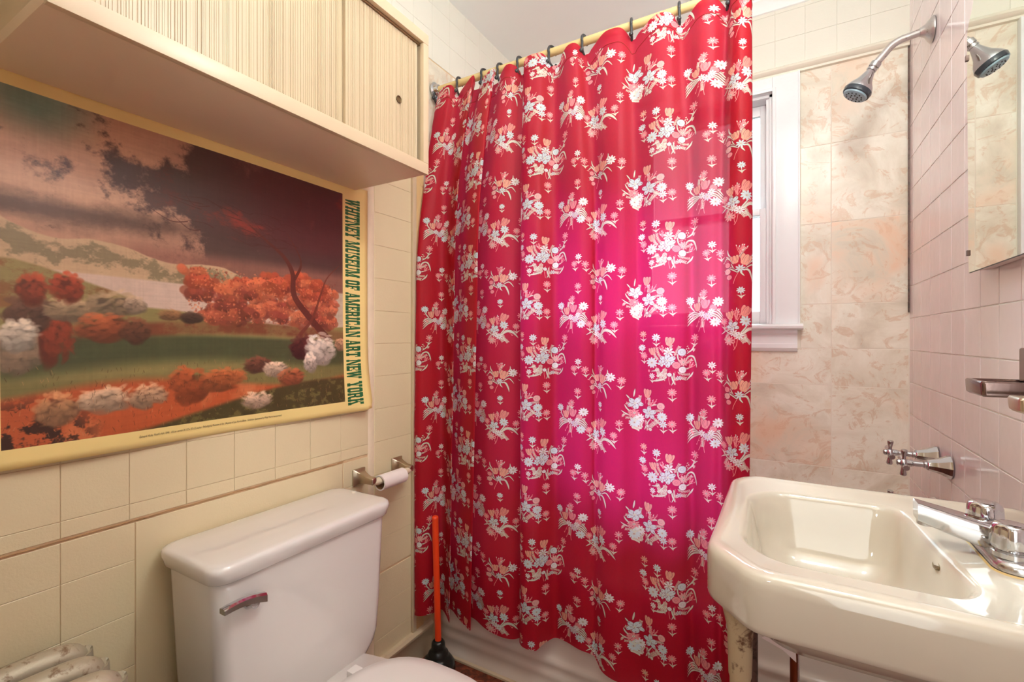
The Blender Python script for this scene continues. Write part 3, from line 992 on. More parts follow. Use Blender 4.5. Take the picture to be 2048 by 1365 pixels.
    if ch == 'K': return 1.02, [R(.08, 0, .08 + s_, 1), R(0, 1 - t, .43, 1), R(0, 0, .43, t), R(.60, 1 - t, 1.0, 1), [(.72, 1), (.88, 1), (.34, .40), (.34, .56)], [(.42, .58), (.66, .66), (.98, .1), (.70, .1)], R(.56, 0, 1.02, t)]
    return .5, []
text = 'WHITNEY MUSEUM OF AMERICAN ART NEW YORK'
tot = sum((glyph(c_)[0] if c_ != ' ' else .40) + .05 for c_ in text) - .05
z_top, z_bot = 1.572, 0.950
# width along z; letter height along y
sc_ = (z_top - z_bot) / tot
y_base, y_cap = .9795, 1.0325
cur = 0.0
for c_ in text:
    if c_ == ' ':
        cur += .45
        continue
    w_, polys = glyph(c_)
    for poly in polys:
        q = []
        for gx, gy in poly:
            zz = z_top - (cur + gx) * sc_
            yy_ = y_base + gy * (y_cap - y_base)
            q.append(((yy_ - PY0) * S, (PZ1 - zz) * S))
        br.poly(q, (28, 100, 58))
    cur += w_ + .05
poster_img = make_image('poster_print', A)

m, nt, b = new_mat('poster_paper')
ti = nt.nodes.new('ShaderNodeTexImage'); ti.image = poster_img; ti.extension = 'EXTEND'
nt.links.new(ti.outputs[0], b.inputs['Base Color'])
b.inputs['Roughness'].default_value = 0.32
vv = coords(nt)
bump(nt, b, noise(nt, vv, 9, 2), 0.12, 0.004)
M['poster'] = m

def sheet_off(y, z):
    u, v_ = (y - PY0) / (PY1 - PY0), (z - PZ0) / (PZ1 - PZ0)
    o_ = .0055 + .0015 * math.sin(u * 9 + v_ * 3)
    o_ += .010 * max(0, 1 - v_ * 2.2) ** 2 * (0.5 + 0.5 * math.sin(u * 8.0 + .8))
    o_ += .018 * max(0, (u - .86) / .14) ** 2 * max(0, 1 - v_ * 4) ** 1.5
    o_ += .006 * max(0, (u - .9) / .1) ** 2
    return o_
bm = bmesh.new()
uvl = bm.loops.layers.uv.new('UVMap')
nu, nv = 60, 50
gridv = []
for j in range(nv + 1):
    for i in range(nu + 1):
        u, v_ = i / nu, j / nv
        y, z = PY0 + u * (PY1 - PY0), PZ0 + v_ * (PZ1 - PZ0)
        if u > .97 and v_ < .03:        # rounded worn corner
            y -= .004 * (u - .97) / .03; z += .006 * (1 - v_ / .03) * (u - .97) / .03
        gridv.append((bm.verts.new((-L + sheet_off(y, z), y, z)), u, v_))
for j in range(nv):
    for i in range(nu):
        a = j * (nu + 1) + i
        q = [gridv[a], gridv[a + 1], gridv[a + nu + 2], gridv[a + nu + 1]]
        f = bm.faces.new([x_[0] for x_ in q])
        for l_, x_ in zip(f.loops, q):
            l_[uvl].uv = (x_[1], x_[2])
me = bpy.data.meshes.new('poster'); bm.to_mesh(me); bm.free(); smooth(me, 60)
poster = link('poster', me, M['poster'])
sol = poster.modifiers.new('thickness', 'SOLIDIFY'); sol.thickness = .0006; sol.offset = -1
tag(poster, 'yellow bordered paper poster of a stormy landscape with green lettering, taped below the cabinet', 'poster')
# small caption
cu = bpy.data.curves.new('caption', 'FONT')
cu.body = "Edward Hicks, Noah's Ark 1846.  Oil on canvas 26 1/2 x 30 1/2 inches.  Philadelphia Museum of Art.  Bequest of Lisa Norris Elkins.  Exhibition Sponsored by Philip Morris Incorporated"
cu.size = .0075; cu.shear = .3; cu.resolution_u = 2
to = bpy.data.objects.new('caption_tmp', cu); COL.objects.link(to)
dg = bpy.context.evaluated_depsgraph_get()
me = bpy.data.meshes.new_from_object(to.evaluated_get(dg))
bpy.data.objects.remove(to)
wt = max(v_.co.x for v_ in me.vertices)
for v_ in me.vertices:
    y = .455 + v_.co.x / wt * .315
    z = .9475 + v_.co.y * .9
    v_.co = (-L + sheet_off(y, z) + .0012, y, z)
cap = link('caption', me, plain('caption_ink', srgb(70, 60, 50), .6), poster)

# ------------------------------------------------------------------ shower curtain
TW, TH = 258.0, 232.0
RS = 5
T = canvas(int(TW * RS), int(TH * RS), (184, 20, 32))
b2 = Brush(T, RS, True)
WHT, MINT, PNK, PCH, LEAF, OUT = (240, 250, 250), (214, 240, 244), (242, 158, 160), (244, 182, 156), (224, 236, 218), (112, 34, 44)
rf = random.Random(3)
def dark_ell(x, y, rx, ry, a): b2.ell(x, y, rx + .9, ry + .9, a, OUT, .75)
def daisy(x, y, r, col, n=9, stem=True, lean=0.0):
    if stem:
        b2.stroke([(x, y + r * .6), (x + lean, y + r * 1.6), (x + lean * 1.5, y + r * 2.3)], .55, LEAF)
        for s_ in (-1, 1):
            b2.stroke([(x + lean, y + r * 2.1), (x + lean + s_ * r * .35, y + r * 1.65), (x + lean + s_ * r * .95, y + r * 1.3)], lambda t: .95 * math.sin(math.pi * min(1, t + .12)) + .2, LEAF)
    a0 = rf.uniform(0, 1)
    b2.ell(x, y, r * .75, r * .75, 0, OUT, .5)
    for k in range(n):
        a = a0 + 2 * math.pi * k / n
        b2.ell(x + math.cos(a) * r * .62, y + math.sin(a) * r * .62, r * .40, r * .185, a, col)
    b2.ell(x, y, r * .24, r * .24, 0, LEAF)
    b2.ell(x, y, r * .10, r * .10, 0, OUT, .6)
def tulip(x, y, r, ang, col):
    r *= .9
    ca, sa = math.cos(ang), math.sin(ang)
    def q(u, v_): return (x + u * ca - v_ * sa, y + u * sa + v_ * ca)
    for u, s_, w_ in ((-.42, -.5, .34), (.42, .5, .34), (0, 0, .42)):
        px_, py_ = q(u * r, -.1 * r)
        b2.ell(px_, py_, r * w_ + .6, r * .86 + .6, ang + s_ * .55, OUT, .6)
        b2.ell(px_, py_, r * w_, r * .84, ang + s_ * .55, col)
    px_, py_ = q(0, .5 * r)
    b2.ell(px_, py_, r * .55, r * .42, ang, col)
    b2.stroke([q(-.1 * r, -.7 * r), q(-.22 * r, 0), q(-.05 * r, .7 * r)], .35, tuple(c_ * .8 for c_ in col), .8)
    b2.stroke([q(.25 * r, -.6 * r), q(.28 * r, 0), q(.1 * r, .6 * r)], .35, tuple(c_ * .8 for c_ in col), .8)
def big(x, y, r, col, a0=0.3, n=5):
    r *= .92
    for k in range(n):
        a = a0 + 2 * math.pi * k / n
        px_, py_ = x + math.cos(a) * r * .55, y + math.sin(a) * r * .5
        b2.ell(px_, py_, r * .50 + .6, r * .33 + .6, a, OUT, .8)
        b2.ell(px_, py_, r * .50, r * .33, a, col)
        b2.ell(x + math.cos(a) * r * .88, y + math.sin(a) * r * .82, r * .10, r * .07, a, OUT, .5)
        b2.stroke([(x, y), (px_, py_)], .22, (140, 150, 150), .8)
    b2.ell(x, y, r * .15, r * .15, 0, LEAF)
def filler(x, y, r0, r1, n, seed):
    q = random.Random(seed)
    for k in range(n):
        a = 2 * math.pi * (k + q.uniform(-.3, .3)) / n
        ra, rb = q.uniform(r0 * .8, r0 * 1.1), q.uniform(r1 * .8, r1 * 1.1)
        bend = q.uniform(-.35, .35)
        p0 = (x + math.cos(a) * ra, y + math.sin(a) * ra); p1 = (x + math.cos(a + bend * .4) * (ra + rb) / 2, y + math.sin(a + bend * .4) * (ra + rb) / 2)
        p2 = (x + math.cos(a + bend) * rb, y + math.sin(a + bend) * rb)
        t = q.random()
        if t < .35: leaf([p0, p1, p2], 1.9)
        elif t < .7: fern([p0, p1, p2], 2.3)
        else:
            b2.stroke([p0, p1, p2], .4, PNK); b2.ell(p2[0], p2[1], 1.9, 1.1, a, PNK); b2.ell(p1[0] + 1.5, p1[1], 1.5, .8, a + .8, PNK)
def ball(x, y, r, col):
    r *= .88
    dark_ell(x, y, r, r, 0)
    b2.ell(x, y, r, r, 0, col)
    for k in range(10):
        a = k * .628
        b2.ell(x + math.cos(a) * r * .8, y + math.sin(a) * r * .8, r * .24, r * .24, 0, col)
    b2.ell(x - r * .1, y, r * .45, r * .45, 0, tuple(c_ * .88 for c_ in col), .7)
    b2.ell(x - r * .05, y, r * .25, r * .25, 0, col)
def leaf(pts, w=2.2, col=LEAF):
    w *= .66
    b2.stroke(pts, lambda t: (w + .5) * math.sin(math.pi * min(1, .08 + t * .95)) ** .8 + .5, OUT, .55)
    b2.stroke(pts, lambda t: w * math.sin(math.pi * min(1, .08 + t * .95)) ** .8 + .15, col)
def sprig(x, y, h_, ang=0.0, col=PNK, n=9):
    for k in range(n):
        a = ang + rf.uniform(-.55, .55)
        l_ = h_ * rf.uniform(.45, 1)
        ex, ey = x + math.sin(a) * l_, y - math.cos(a) * l_
        b2.stroke([(x, y), ((x + ex) / 2 + rf.uniform(-1, 1), (y + ey) / 2), (ex, ey)], .35, col)
        b2.ell(ex, ey, 1.7, .75, a - 1.57, WHT if rf.random() < .5 else col)
        b2.ell(ex - math.sin(a) * 4 + 1.5, ey + math.cos(a) * 4, 1.6, .7, a - 1.2, col)
def fern(pts, s_=2.4, col=LEAF):
    s_ *= .85
    c_ = catmull(pts, 5)
    b2.stroke(pts, .45, col)
    for i in range(1, len(c_) - 1):
        dx, dy = c_[i + 1][:2] - c_[i - 1][:2]
        a = math.atan2(dy, dx)
        for sg in (-1, 1):
            b2.ell(c_[i][0] + math.cos(a + sg * .9) * s_, c_[i][1] + math.sin(a + sg * .9) * s_, s_ * .8, s_ * .27, a + sg * .9, col)
def buds(x, y, a, n=5, s_=2.0, col=LEAF):
    for k in range(n):
        b2.ell(x + math.cos(a) * k * s_ * 1.4 + math.sin(a) * (1 if k % 2 else -1) * s_, y + math.sin(a) * k * s_ * 1.4 - math.cos(a) * (1 if k % 2 else -1) * s_, s_, s_ * .5, a + (.7 if k % 2 else -.7), col)

def motifA(x, y):
    filler(x, y + 6, 20, 38, 16, 1)
    for p_ in ([(x, y + 20), (x - 2, y + 34), (x, y + 46)], [(x + 8, y + 20), (x + 7, y + 34), (x + 9, y + 45)]): b2.stroke(p_, .5, PNK)
    fern([(x - 24, y + 12), (x - 20, y + 22), (x - 18, y + 30)], 3.2); fern([(x - 8, y + 12), (x - 10, y + 24), (x - 16, y + 36)], 3.4)
    buds(x - 24, y + 34, -.3, 6, 3.0); leaf([(x - 28, y + 40), (x - 16, y + 37), (x - 6, y + 33)], 2.6)
    fern([(x + 6, y + 36), (x + 16, y + 32), (x + 26, y + 34)], 2.8); leaf([(x + 28, y + 36), (x + 36, y + 28), (x + 40, y + 20)], 2.2)
    leaf([(x + 22, y + 4), (x + 30, y - 9), (x + 40, y - 10), (x + 46, y + 4), (x + 47, y + 12)], 2.4)
    leaf([(x + 16, y + 3), (x + 12, y - 10), (x + 14, y - 28)], 1.4); leaf([(x + 28, y - 16), (x + 38, y - 24), (x + 42, y - 36)], 1.8)
    buds(x + 28, y - 22, -1.2, 4, 2.0); fern([(x + 40, y - 20), (x + 42, y - 26)], 2)
    sprig(x - 12, y - 18, 14, -.3); buds(x - 22, y - 16, -1.9, 4, 2.6, PCH)
    daisy(x - 2, y - 19, 9.5, WHT, 7, False); big(x - 4, y - 2, 15, MINT, .5, 6); big(x - 14, y + 3, 8, MINT)
    daisy(x - 32, y + 3, 11, MINT, 11, False); tulip(x - 31, y - 20, 9, -.2, PCH); tulip(x - 1, y - 40, 10.5, .15, PCH)
    ball(x + 19, y - 19, 8, MINT); daisy(x + 21, y + 1, 9, (240, 190, 186), 9, False); ball(x + 10, y + 7, 7.4, PNK); ball(x + 20, y + 16, 7.2, WHT)
    sprig(x + 32, y + 14, 16, .5, PNK, 7); ball(x - 1, y + 26, 4.2, WHT); daisy(x + 14, y + 32, 5, MINT, 6, False)
    b2.ell(x - 38, y + 20, 2, 2.6, 0, PNK)
def motifC(x, y):
    filler(x, y + 2, 18, 37, 15, 2)
    leaf([(x - 20, y - 30), (x - 19, y - 38), (x - 18, y - 46)], 1.6); leaf([(x - 24, y - 22), (x - 30, y - 30), (x - 33, y - 34)], 1.6)
    leaf([(x - 22, y + 6), (x - 32, y - 6), (x - 36, y - 14)], 1.8); leaf([(x - 18, y + 12), (x - 32, y + 6), (x - 42, y - 2)], 1.8)
    fern([(x - 40, y + 12), (x - 36, y + 6)], 2)
    fern([(x - 24, y + 32), (x - 18, y + 34), (x - 12, y + 38)], 3.2); fern([(x - 8, y + 36), (x - 10, y + 28), (x - 6, y + 18)], 3)
    leaf([(x - 2, y + 36), (x + 4, y + 22), (x + 12, y + 10)], 1.8); fern([(x + 6, y + 34), (x + 14, y + 24), (x + 24, y + 16)], 3.6); ball(x + 10, y + 34, 3.6, LEAF); ball(x + 4, y + 28, 3.2, LEAF)
    b2.ell(x + 36, y + 18, 2, 3, 0, PNK)
    sprig(x + 10, y - 10, 22, .2, PNK, 14)
    big(x - 18, y - 16, 14, MINT, .2); big(x + 8, y + 1, 15, MINT, .9, 5)
    tulip(x + 4, y - 38, 11, .1, PCH); ball(x + 30, y - 15, 7.8, (240, 190, 184)); daisy(x + 32, y + 6, 9.5, MINT, 12, False)
    daisy(x - 22, y + 5, 8.5, PNK, 9, False); daisy(x - 11, y + 14, 9, WHT, 10, False); daisy(x - 19, y + 24, 9.5, MINT, 11, False)
def motifE(x, y):
    filler(x, y + 2, 14, 30, 9, 3)
    for p_ in ([(x, y + 18), (x - 4, y + 32), (x - 8, y + 42)], [(x + 4, y + 20), (x + 2, y + 34), (x + 3, y + 44)]): b2.stroke(p_, .55, PNK)
    for k in range(4):
        leaf([(x - 6, y + 8 + k), (x - 20, y + 4 + 5 * k), (x - 31, y + 14 + 6 * k)], 1.9)
        leaf([(x + 8, y + 6 + k), (x + 22, y + 0 + 5 * k), (x + 33, y + 14 + 5 * k)], 1.7)
    sprig(x - 2, y - 18, 20, .05, PNK, 13); leaf([(x - 16, y + 4), (x - 24, y - 8), (x - 20, y - 18)], 1.6)
    tulip(x - 11, y - 6, 10, -.15, PCH); tulip(x + 4, y - 11, 10.5, .1, PNK); ball(x + 17, y - 3, 6.5, PNK)
    daisy(x - 26, y - 19, 8.5, MINT, 10, False); daisy(x + 25, y - 15, 9.5, WHT, 10, False)
    daisy(x - 2, y + 8, 7, WHT, 8, False); daisy(x + 8, y + 13, 8, (214, 214, 226), 9, False); daisy(x + 20, y + 24, 9, MINT, 10, False); daisy(x + 14, y + 4, 6, WHT, 8, False)
    sprig(x - 20, y + 14, 12, -.9, PNK, 5)
def motifF(x, y):
    filler(x, y, 12, 28, 8, 4)
    for p_ in ([(x - 2, y + 14), (x - 8, y + 28), (x - 10, y + 36)],): b2.stroke(p_, .5, PNK)
    leaf([(x + 2, y + 12), (x + 12, y + 12), (x + 18, y + 24), (x + 20, y + 34)], 2.6)
    leaf([(x + 8, y + 8), (x + 20, y + 2), (x + 30, y + 14)], 1.6); leaf([(x + 8, y + 4), (x + 20, y - 6), (x + 28, y - 2)], 1.4)
    leaf([(x + 16, y - 12), (x + 22, y - 20), (x + 22, y - 28)], 1.7); leaf([(x - 8, y - 6), (x - 18, y - 18), (x - 20, y - 28)], 1.6)
    leaf([(x - 10, y + 0), (x - 20, y - 12), (x - 28, y - 4)], 1.4)
    for k in range(5): leaf([(x - 4, y + 16), (x - 10 - 2 * k, y + 8), (x - 14 - 3 * k, y - 2 + 5 * k)], 1.4)
    sprig(x - 1, y - 18, 19, .25, PNK, 11)
    tulip(x - 8, y - 8, 9, -.2, PCH); tulip(x + 8, y - 7, 12, .35, PCH); daisy(x + 28, y - 12, 9.5, WHT, 9, False); daisy(x, y + 9, 7.5, MINT, 8, False)
    ball(x - 20, y + 1, 5.4, PNK); ball(x - 20, y + 13, 6, (240, 190, 184)); ball(x - 17, y + 24, 5, PNK)
def motifD(x, y):
    filler(x, y + 4, 12, 30, 10, 5)
    for p_ in ([(x - 4, y + 22), (x - 6, y + 34), (x - 4, y + 42)], [(x, y + 22), (x - 2, y + 36), (x - 6, y + 44)]): b2.stroke(p_, .5, PNK)
    leaf([(x + 2, y + 20), (x + 16, y + 6), (x + 30, y + 8), (x + 42, y + 22)], 4.4); leaf([(x + 2, y + 16), (x + 12, y + 2), (x + 18, y - 10)], 1.6)
    fern([(x + 6, y + 22), (x + 14, y + 25), (x + 20, y + 32)], 2.8)
    sprig(x - 1, y - 10, 24, .05, PNK, 11); buds(x + 14, y + 2, -.3, 4, 1.8, PNK); buds(x - 24, y + 6, -.8, 4, 1.8, PNK)
    leaf([(x - 10, y + 16), (x - 20, y + 8), (x - 24, y + 4)], 1.4)
    tulip(x - 13, y - 20, 9, -.25, PCH); tulip(x + 12, y - 27, 12, .4, (240, 158, 144)); daisy(x + 12, y - 9, 9.5, MINT, 9, False)
    big(x - 8, y + 0, 11, MINT, .4); daisy(x - 6, y + 13, 7, WHT, 8, False); daisy(x + 2, y + 18, 7.5, WHT, 8, False); daisy(x - 14, y + 27, 9, (240, 180, 176), 9, False)
motifA(60, 60); motifC(14, 165); motifE(120, 190); motifF(183, 108); motifD(180, 223)
for dx, dy, r, col, ln in ((75, 5, 7, WHT, 1), (66, 20, 7, PNK, 4), (88, 22, 7.4, PNK, 3), (-24, -48, 8, MINT, 1), (44, -48, 8, PNK, -2), (3, 61, 8, PNK, 1), (193, 109, 8, PNK, 2), (74, 70, 7.5, PNK, 1), (208, -55, 7, PCH, 1),
                           (-12, 126, 7.5, MINT, 1), (3, 124, 7.5, PNK, 2), (171, 42, 8, PNK, -3), (167, 131, 7.5, PNK, 1), (206, -27, 7, MINT, 1), (210, -10, 7, PNK, 0), (157, 157, 7.5, PNK, 2), (96, -78, 7, PNK, 1), (124, 97, 6.5, MINT, 1),
                           (62, 96, 6.5, PNK, 0), (226, 30, 6, WHT, 1)):
    daisy(60 + dx, 60 + dy, r, col, rf.choice((8, 9, 10)), True, ln * .6)
wvn = vnoise(T.shape[0], T.shape[1], 60, 200, 31, 2)
T *= (1 + (wvn[..., None] - .5) * .05)
curt_img = make_image('curtain_print', T)

m = bpy.data.materials.new('red_floral_cotton'); m.use_nodes = True
nt = m.node_tree; nt.nodes.clear()
out = nt.nodes.new('ShaderNodeOutputMaterial')
ti = nt.nodes.new('ShaderNodeTexImage'); ti.image = curt_img
pb = nt.nodes.new('ShaderNodeBsdfPrincipled'); pb.inputs['Roughness'].default_value = .55
pb.inputs['Specular IOR Level'].default_value = .3
nt.links.new(ti.outputs[0], pb.inputs['Base Color'])
tr = nt.nodes.new('ShaderNodeBsdfTranslucent')
# magenta tint of daylight from behind is put into the transmitted colour
hsv = nt.nodes.new('ShaderNodeMix'); hsv.data_type = 'RGBA'; hsv.blend_type = 'MIX'; hsv.inputs[0].default_value = .42
nt.links.new(ti.outputs[0], hsv.inputs[6]); hsv.inputs[7].default_value = (0.76, 0.02, 0.36, 1)
nt.links.new(hsv.outputs[2], tr.inputs[0])
tp = nt.nodes.new('ShaderNodeBsdfTransparent'); tp.inputs[0].default_value = (1.0, .60, .66, 1)
m1 = nt.nodes.new('ShaderNodeMixShader'); m1.inputs[0].default_value = .38
nt.links.new(pb.outputs[0], m1.inputs[1]); nt.links.new(tr.outputs[0], m1.inputs[2])
m2 = nt.nodes.new('ShaderNodeMixShader'); m2.inputs[0].default_value = .055
nt.links.new(m1.outputs[0], m2.inputs[1]); nt.links.new(tp.outputs[0], m2.inputs[2])
nt.links.new(m2.outputs[0], out.inputs[0])
wn = noise(nt, coords(nt, (1, 1, .25)), 420, 2)
bump(nt, pb, wn, .12, .001)
M['curtain'] = m

RODY, RODZ, RODR = 1.398, 2.078, .0125
YB = 1.345
hooks_px = [868, 915, 965, 998, 1037, 1101, 1166, 1261, 1357, 1452]
# fold table: top column, middle column, bottom column (photo columns), offsets towards the room at top, middle, bottom
F = [(874, 826, 828, .000, .075, .075), (884, 838, 840, .020, .080, .076), (902, 860, 862, .022, .050, .050), (915, 884, 882, .000, .006, .006),
     (930, 900, 893, .010, .018, .020), (946, 909, 899, .026, .034, .036), (950, 904, 897, .008, -.004, -.006), (948, 895, 890, .000, -.010, -.010), (958, 915, 905, .000, -.012, .000), (966, 925, 915, .012, .010, .012),
     (984, 938, 930, .026, .026, .028), (991, 955, 941, .018, .034, .036), (986, 950, 935, -.004, .000, .000), (996, 960, 948, .000, .004, .002),
     (1012, 978, 972, .024, .022, .024), (1030, 1000, 1000, .016, .022, .026), (1046, 1026, 1026, -.004, .010, .014), (1060, 1052, 1050, -.006, -.012, -.010),
     (1048, 1041, 1039, .012, .016, .018), (1056, 1049, 1046, .028, .036, .038), (1080, 1072, 1068, .026, .034, .036), (1104, 1094, 1090, .000, .014, .010), (1116, 1114, 1110, -.004, -.004, -.012),
     (1134, 1136, 1130, .020, .012, -.006), (1152, 1160, 1158, .020, .022, .008), (1170, 1182, 1180, .000, .008, .004), (1186, 1194, 1190, .004, -.008, .002), (1212, 1212, 1208, .024, .020, .022),
     (1240, 1240, 1236, .022, .024, .026), (1263, 1266, 1262, .000, .006, .014), (1282, 1280, 1284, .006, .000, .010), (1310, 1308, 1312, .024, .018, .020), (1338, 1340, 1340, .020, .022, .022),
     (1360, 1366, 1366, .000, .014, .010), (1376, 1384, 1384, .004, -.006, -.006), (1400, 1402, 1402, .022, .012, .008), (1428, 1424, 1424, .020, .020, .018),
     (1454, 1442, 1440, .000, .012, .010), (1464, 1456, 1452, .022, .028, .028), (1480, 1474, 1468, .036, .038, .036), (1498, 1494, 1482, .028, .034, .034), (1504, 1505, 1492, .014, .020, .020), (1500, 1500, 1488, .004, .010, .010), (1484, 1478, 1472, .000, .004, .004), (1468, 1458, 1454, .000, .002, .002)]
SUBD = 5
def col_curve(k):     # smooth the table along the width
    return catmull([(f[k],) for f in F], SUBD)
C6 = [np.array([q[0] for q in col_curve(k)]) for k in range(6)]
ncol = len(C6[0])
HEMZ, TOPZ = .175, RODZ - .030
nrow = 90
# cumulated cloth width at mid height
mx = np.array([x_at(C6[1][i], 1.36 - C6[4][i]) for i in range(ncol)])
my = np.array([1.36 - C6[4][i] for i in range(ncol)])
arc = np.concatenate([[0], np.cumsum(np.hypot(np.diff(mx), np.diff(my)))])
hook_u = []
bm = bmesh.new()
uvl = bm.loops.layers.uv.new('UVMap')
UW, VH = .425, .3175
# phase so that the bouquet A sits where the photo has it (column 1341, row 492)
iA = int(np.argmin(np.abs(C6[1] - 1341)))
zA = z_at(492, x_at(1341, 1.345), 1.345)
u_of = lambda i: (arc[i] - arc[iA]) / UW + 60.0 / TW
hang = []
grid_ = []
tops = []
for j in range(nrow + 1):
    row = []
    t = j / nrow                                    # 0 at the top
    te = t ** 0.75
    for i in range(ncol):
        a, b_, c_ = C6[0][i], C6[1][i], C6[2][i]
        # quadratic-like blend: top -> middle at t=.38 -> bottom
        if t < .38:
            s_ = t / .38; s_ = s_ * s_ * (3 - 2 * s_)
            s2 = 1 - (1 - t / .38) ** 2.0
            px_ = a + (b_ - a) * s2
            dy = C6[3][i] + (C6[4][i] - C6[3][i]) * s_
        else:
            s_ = (t - .38) / .62
            px_ = b_ + (c_ - b_) * s_
            dy = C6[4][i] + (C6[5][i] - C6[4][i]) * s_
        ybase = RODY - .004 + (YB + .012 - (RODY - .004)) * min(1, t * 1.6) ** .8
        y = ybase - dy * (1.35 if i > 4 * SUBD else 1.12)
        x = x_at(px_, y)
        x = max(x, -L + .016)
        lift = max(0, min(1, C6[3][i] / .024))
        topz = TOPZ - .014 + .030 * lift ** .5
        bott = HEMZ + .006 * math.sin(i * .21)
        if 1075 < c_ < 1200:
            bott += .034 * math.sin((c_ - 1075) / 125 * math.pi) ** .7
        z = topz + (bott - topz) * t
        wob = .0022 * mnoise.noise(Vector((x * 14, z * 5, 1.7)))
        row.append((bm.verts.new((x, y + wob, z)), u_of(i), 1 - (60.0 / TH) + (z - zA) / VH))
    grid_.append(row)
for j in range(nrow):
    for i in range(ncol - 1):
        q = [grid_[j][i], grid_[j][i + 1], grid_[j + 1][i + 1], grid_[j + 1][i]]
        f = bm.faces.new([x_[0] for x_ in q])
        for l_, x_ in zip(f.loops, q):
            l_[uvl].uv = (x_[1], x_[2])
me = bpy.data.meshes.new('shower_curtain')
top_pts = [tuple(v_[0].co) for v_ in grid_[0]]
seam_pts = [tuple(v_[0].co) for v_ in grid_[2]]
bm.to_mesh(me); bm.free(); smooth(me, 80)
curtain = link('shower_curtain', me, M['curtain'])
tag(curtain, 'red floral cotton curtain gathered on a rod in front of the bathtub', 'curtain')
bm = bmesh.new()
tube(bm, [(p_[0], p_[1] - .0004, p_[2] - .002) for p_ in seam_pts], .0011, 5)
finish(bm, 'hem_stitching', plain('red_thread', srgb(150, 16, 22), .7), curtain, 60)

# rod and flanges
rod = empty('curtain_rod', (-.4, RODY, RODZ), 'cream enamelled tube rod that carries the red curtain', 'rod')
bm = bmesh.new(); tube(bm, [(-L + .003, RODY, RODZ), (P - .003, RODY, RODZ)], RODR, 20)
finish(bm, 'rod_tube', M['rod'], rod, 50)
for x, d in ((-L + .0063, 1), (P - .004, -1)):
    bm = bmesh.new(); lathe(bm, (x, RODY, RODZ), (d, 0, 0), [(0, .030), (.004, .030), (.008, .022), (.02, .018), (.022, .014)], 24)
    finish(bm, 'flange', M['chrome'], rod, 40)
# hooks
ordn = ['nearest the wall cabinet', 'second from the wall cabinet', 'third from the wall cabinet', 'fourth from the wall cabinet', 'fifth from the wall cabinet', 'fifth from the window end', 'fourth from the window end', 'third from the window end', 'second from the window end', 'nearest the window']
hook_me = None
ball_me = None
for k, px_ in enumerate(hooks_px):
    x = x_at(px_, RODY - .012)
    h0 = empty('curtain_hook', (x, RODY, RODZ), 'charcoal plastic curtain hook over the cream rod, ' + ordn[k], 'hook', 'hooks along the curtain rod')
    if hook_me is None:
        pts = []
        for a in range(-20, 215, 12):
            an = math.radians(a)
            pts.append((.0, .0165 * math.cos(an), .0165 * math.sin(an) + .002))
        pts = pts[::1]
        # front end runs down to the grommet
        pts += [(.001, -.0165, -.020), (.001, -.014, -.034), (.001, -.008, -.042), (.0005, .002, -.046), (.0, .012, -.042), (.0, .018, -.034)]
        bm = bmesh.new(); tube(bm, [tuple(p_) for p_ in catmull(pts, 3)], .0041, 8)
        o = finish(bm, 'hook_wire', M['hook'], h0, 60, (0, 0, 0)); hook_me = o.data
        bm = bmesh.new()
        bmesh.ops.create_uvsphere(bm, u_segments=14, v_segments=8, radius=.0065, matrix=Matrix.Translation((0, -.020, -.036)))
        o2 = finish(bm, 'knob', M['hook'], h0, 60, (0, 0, 0)); ball_me = o2.data
    else:
        link('hook_wire', hook_me, None, h0, (0, 0, 0)); link('knob', ball_me, None, h0, (0, 0, 0))
    h0.rotation_euler = (0, 0, math.radians(rnd.uniform(-22, 22)))

# ------------------------------------------------------------------ toilet
toilet = empty('toilet', (-.80, .71, 0), 'white two piece toilet under the landscape poster', 'toilet')
TY0, TY1, TX0, TX1 = .497, .934, -1.122, -.928
tz0, tz1 = .308, .681
bm = bmesh.new()
rings = []
cx, cy = (TX0 + TX1) / 2, (TY0 + TY1) / 2
hx, hy = (TX1 - TX0) / 2, (TY1 - TY0) / 2
for z, ix, iy, r in ((tz0, .022, .060, .03), (tz0 + .012, .014, .046, .035), (tz0 + .05, .008, .018, .035), (tz0 + .078, .005, .012, .032), (tz0 + .15, .003, .008, .030), (tz1, -.001, -.001, .028)):
    rings.append(rrect(cx, cy, hx - ix, hy - iy, r, z, 6))
loft(bm, rings)
finish(bm, 'tank', M['porcelain'], toilet, 60)
bm = bmesh.new()
def lidring(e, z, r=.035):
    return rrect(cx, cy + .0, hx + e, hy + e, r, z, 7)
loft(bm, [lidring(-.004, tz1), lidring(.008, tz1 - .001), lidring(.0105, tz1 + .002), lidring(.013, tz1 + .014), lidring(.0150, tz1 + .020), lidring(.0150, tz1 + .028), lidring(.013, tz1 + .0335), lidring(.008, tz1 + .0365), lidring(-.0, tz1 + .038), lidring(-.04, tz1 + .039, .02)])
finish(bm, 'tank_lid', M['porcelain'], toilet, 60)
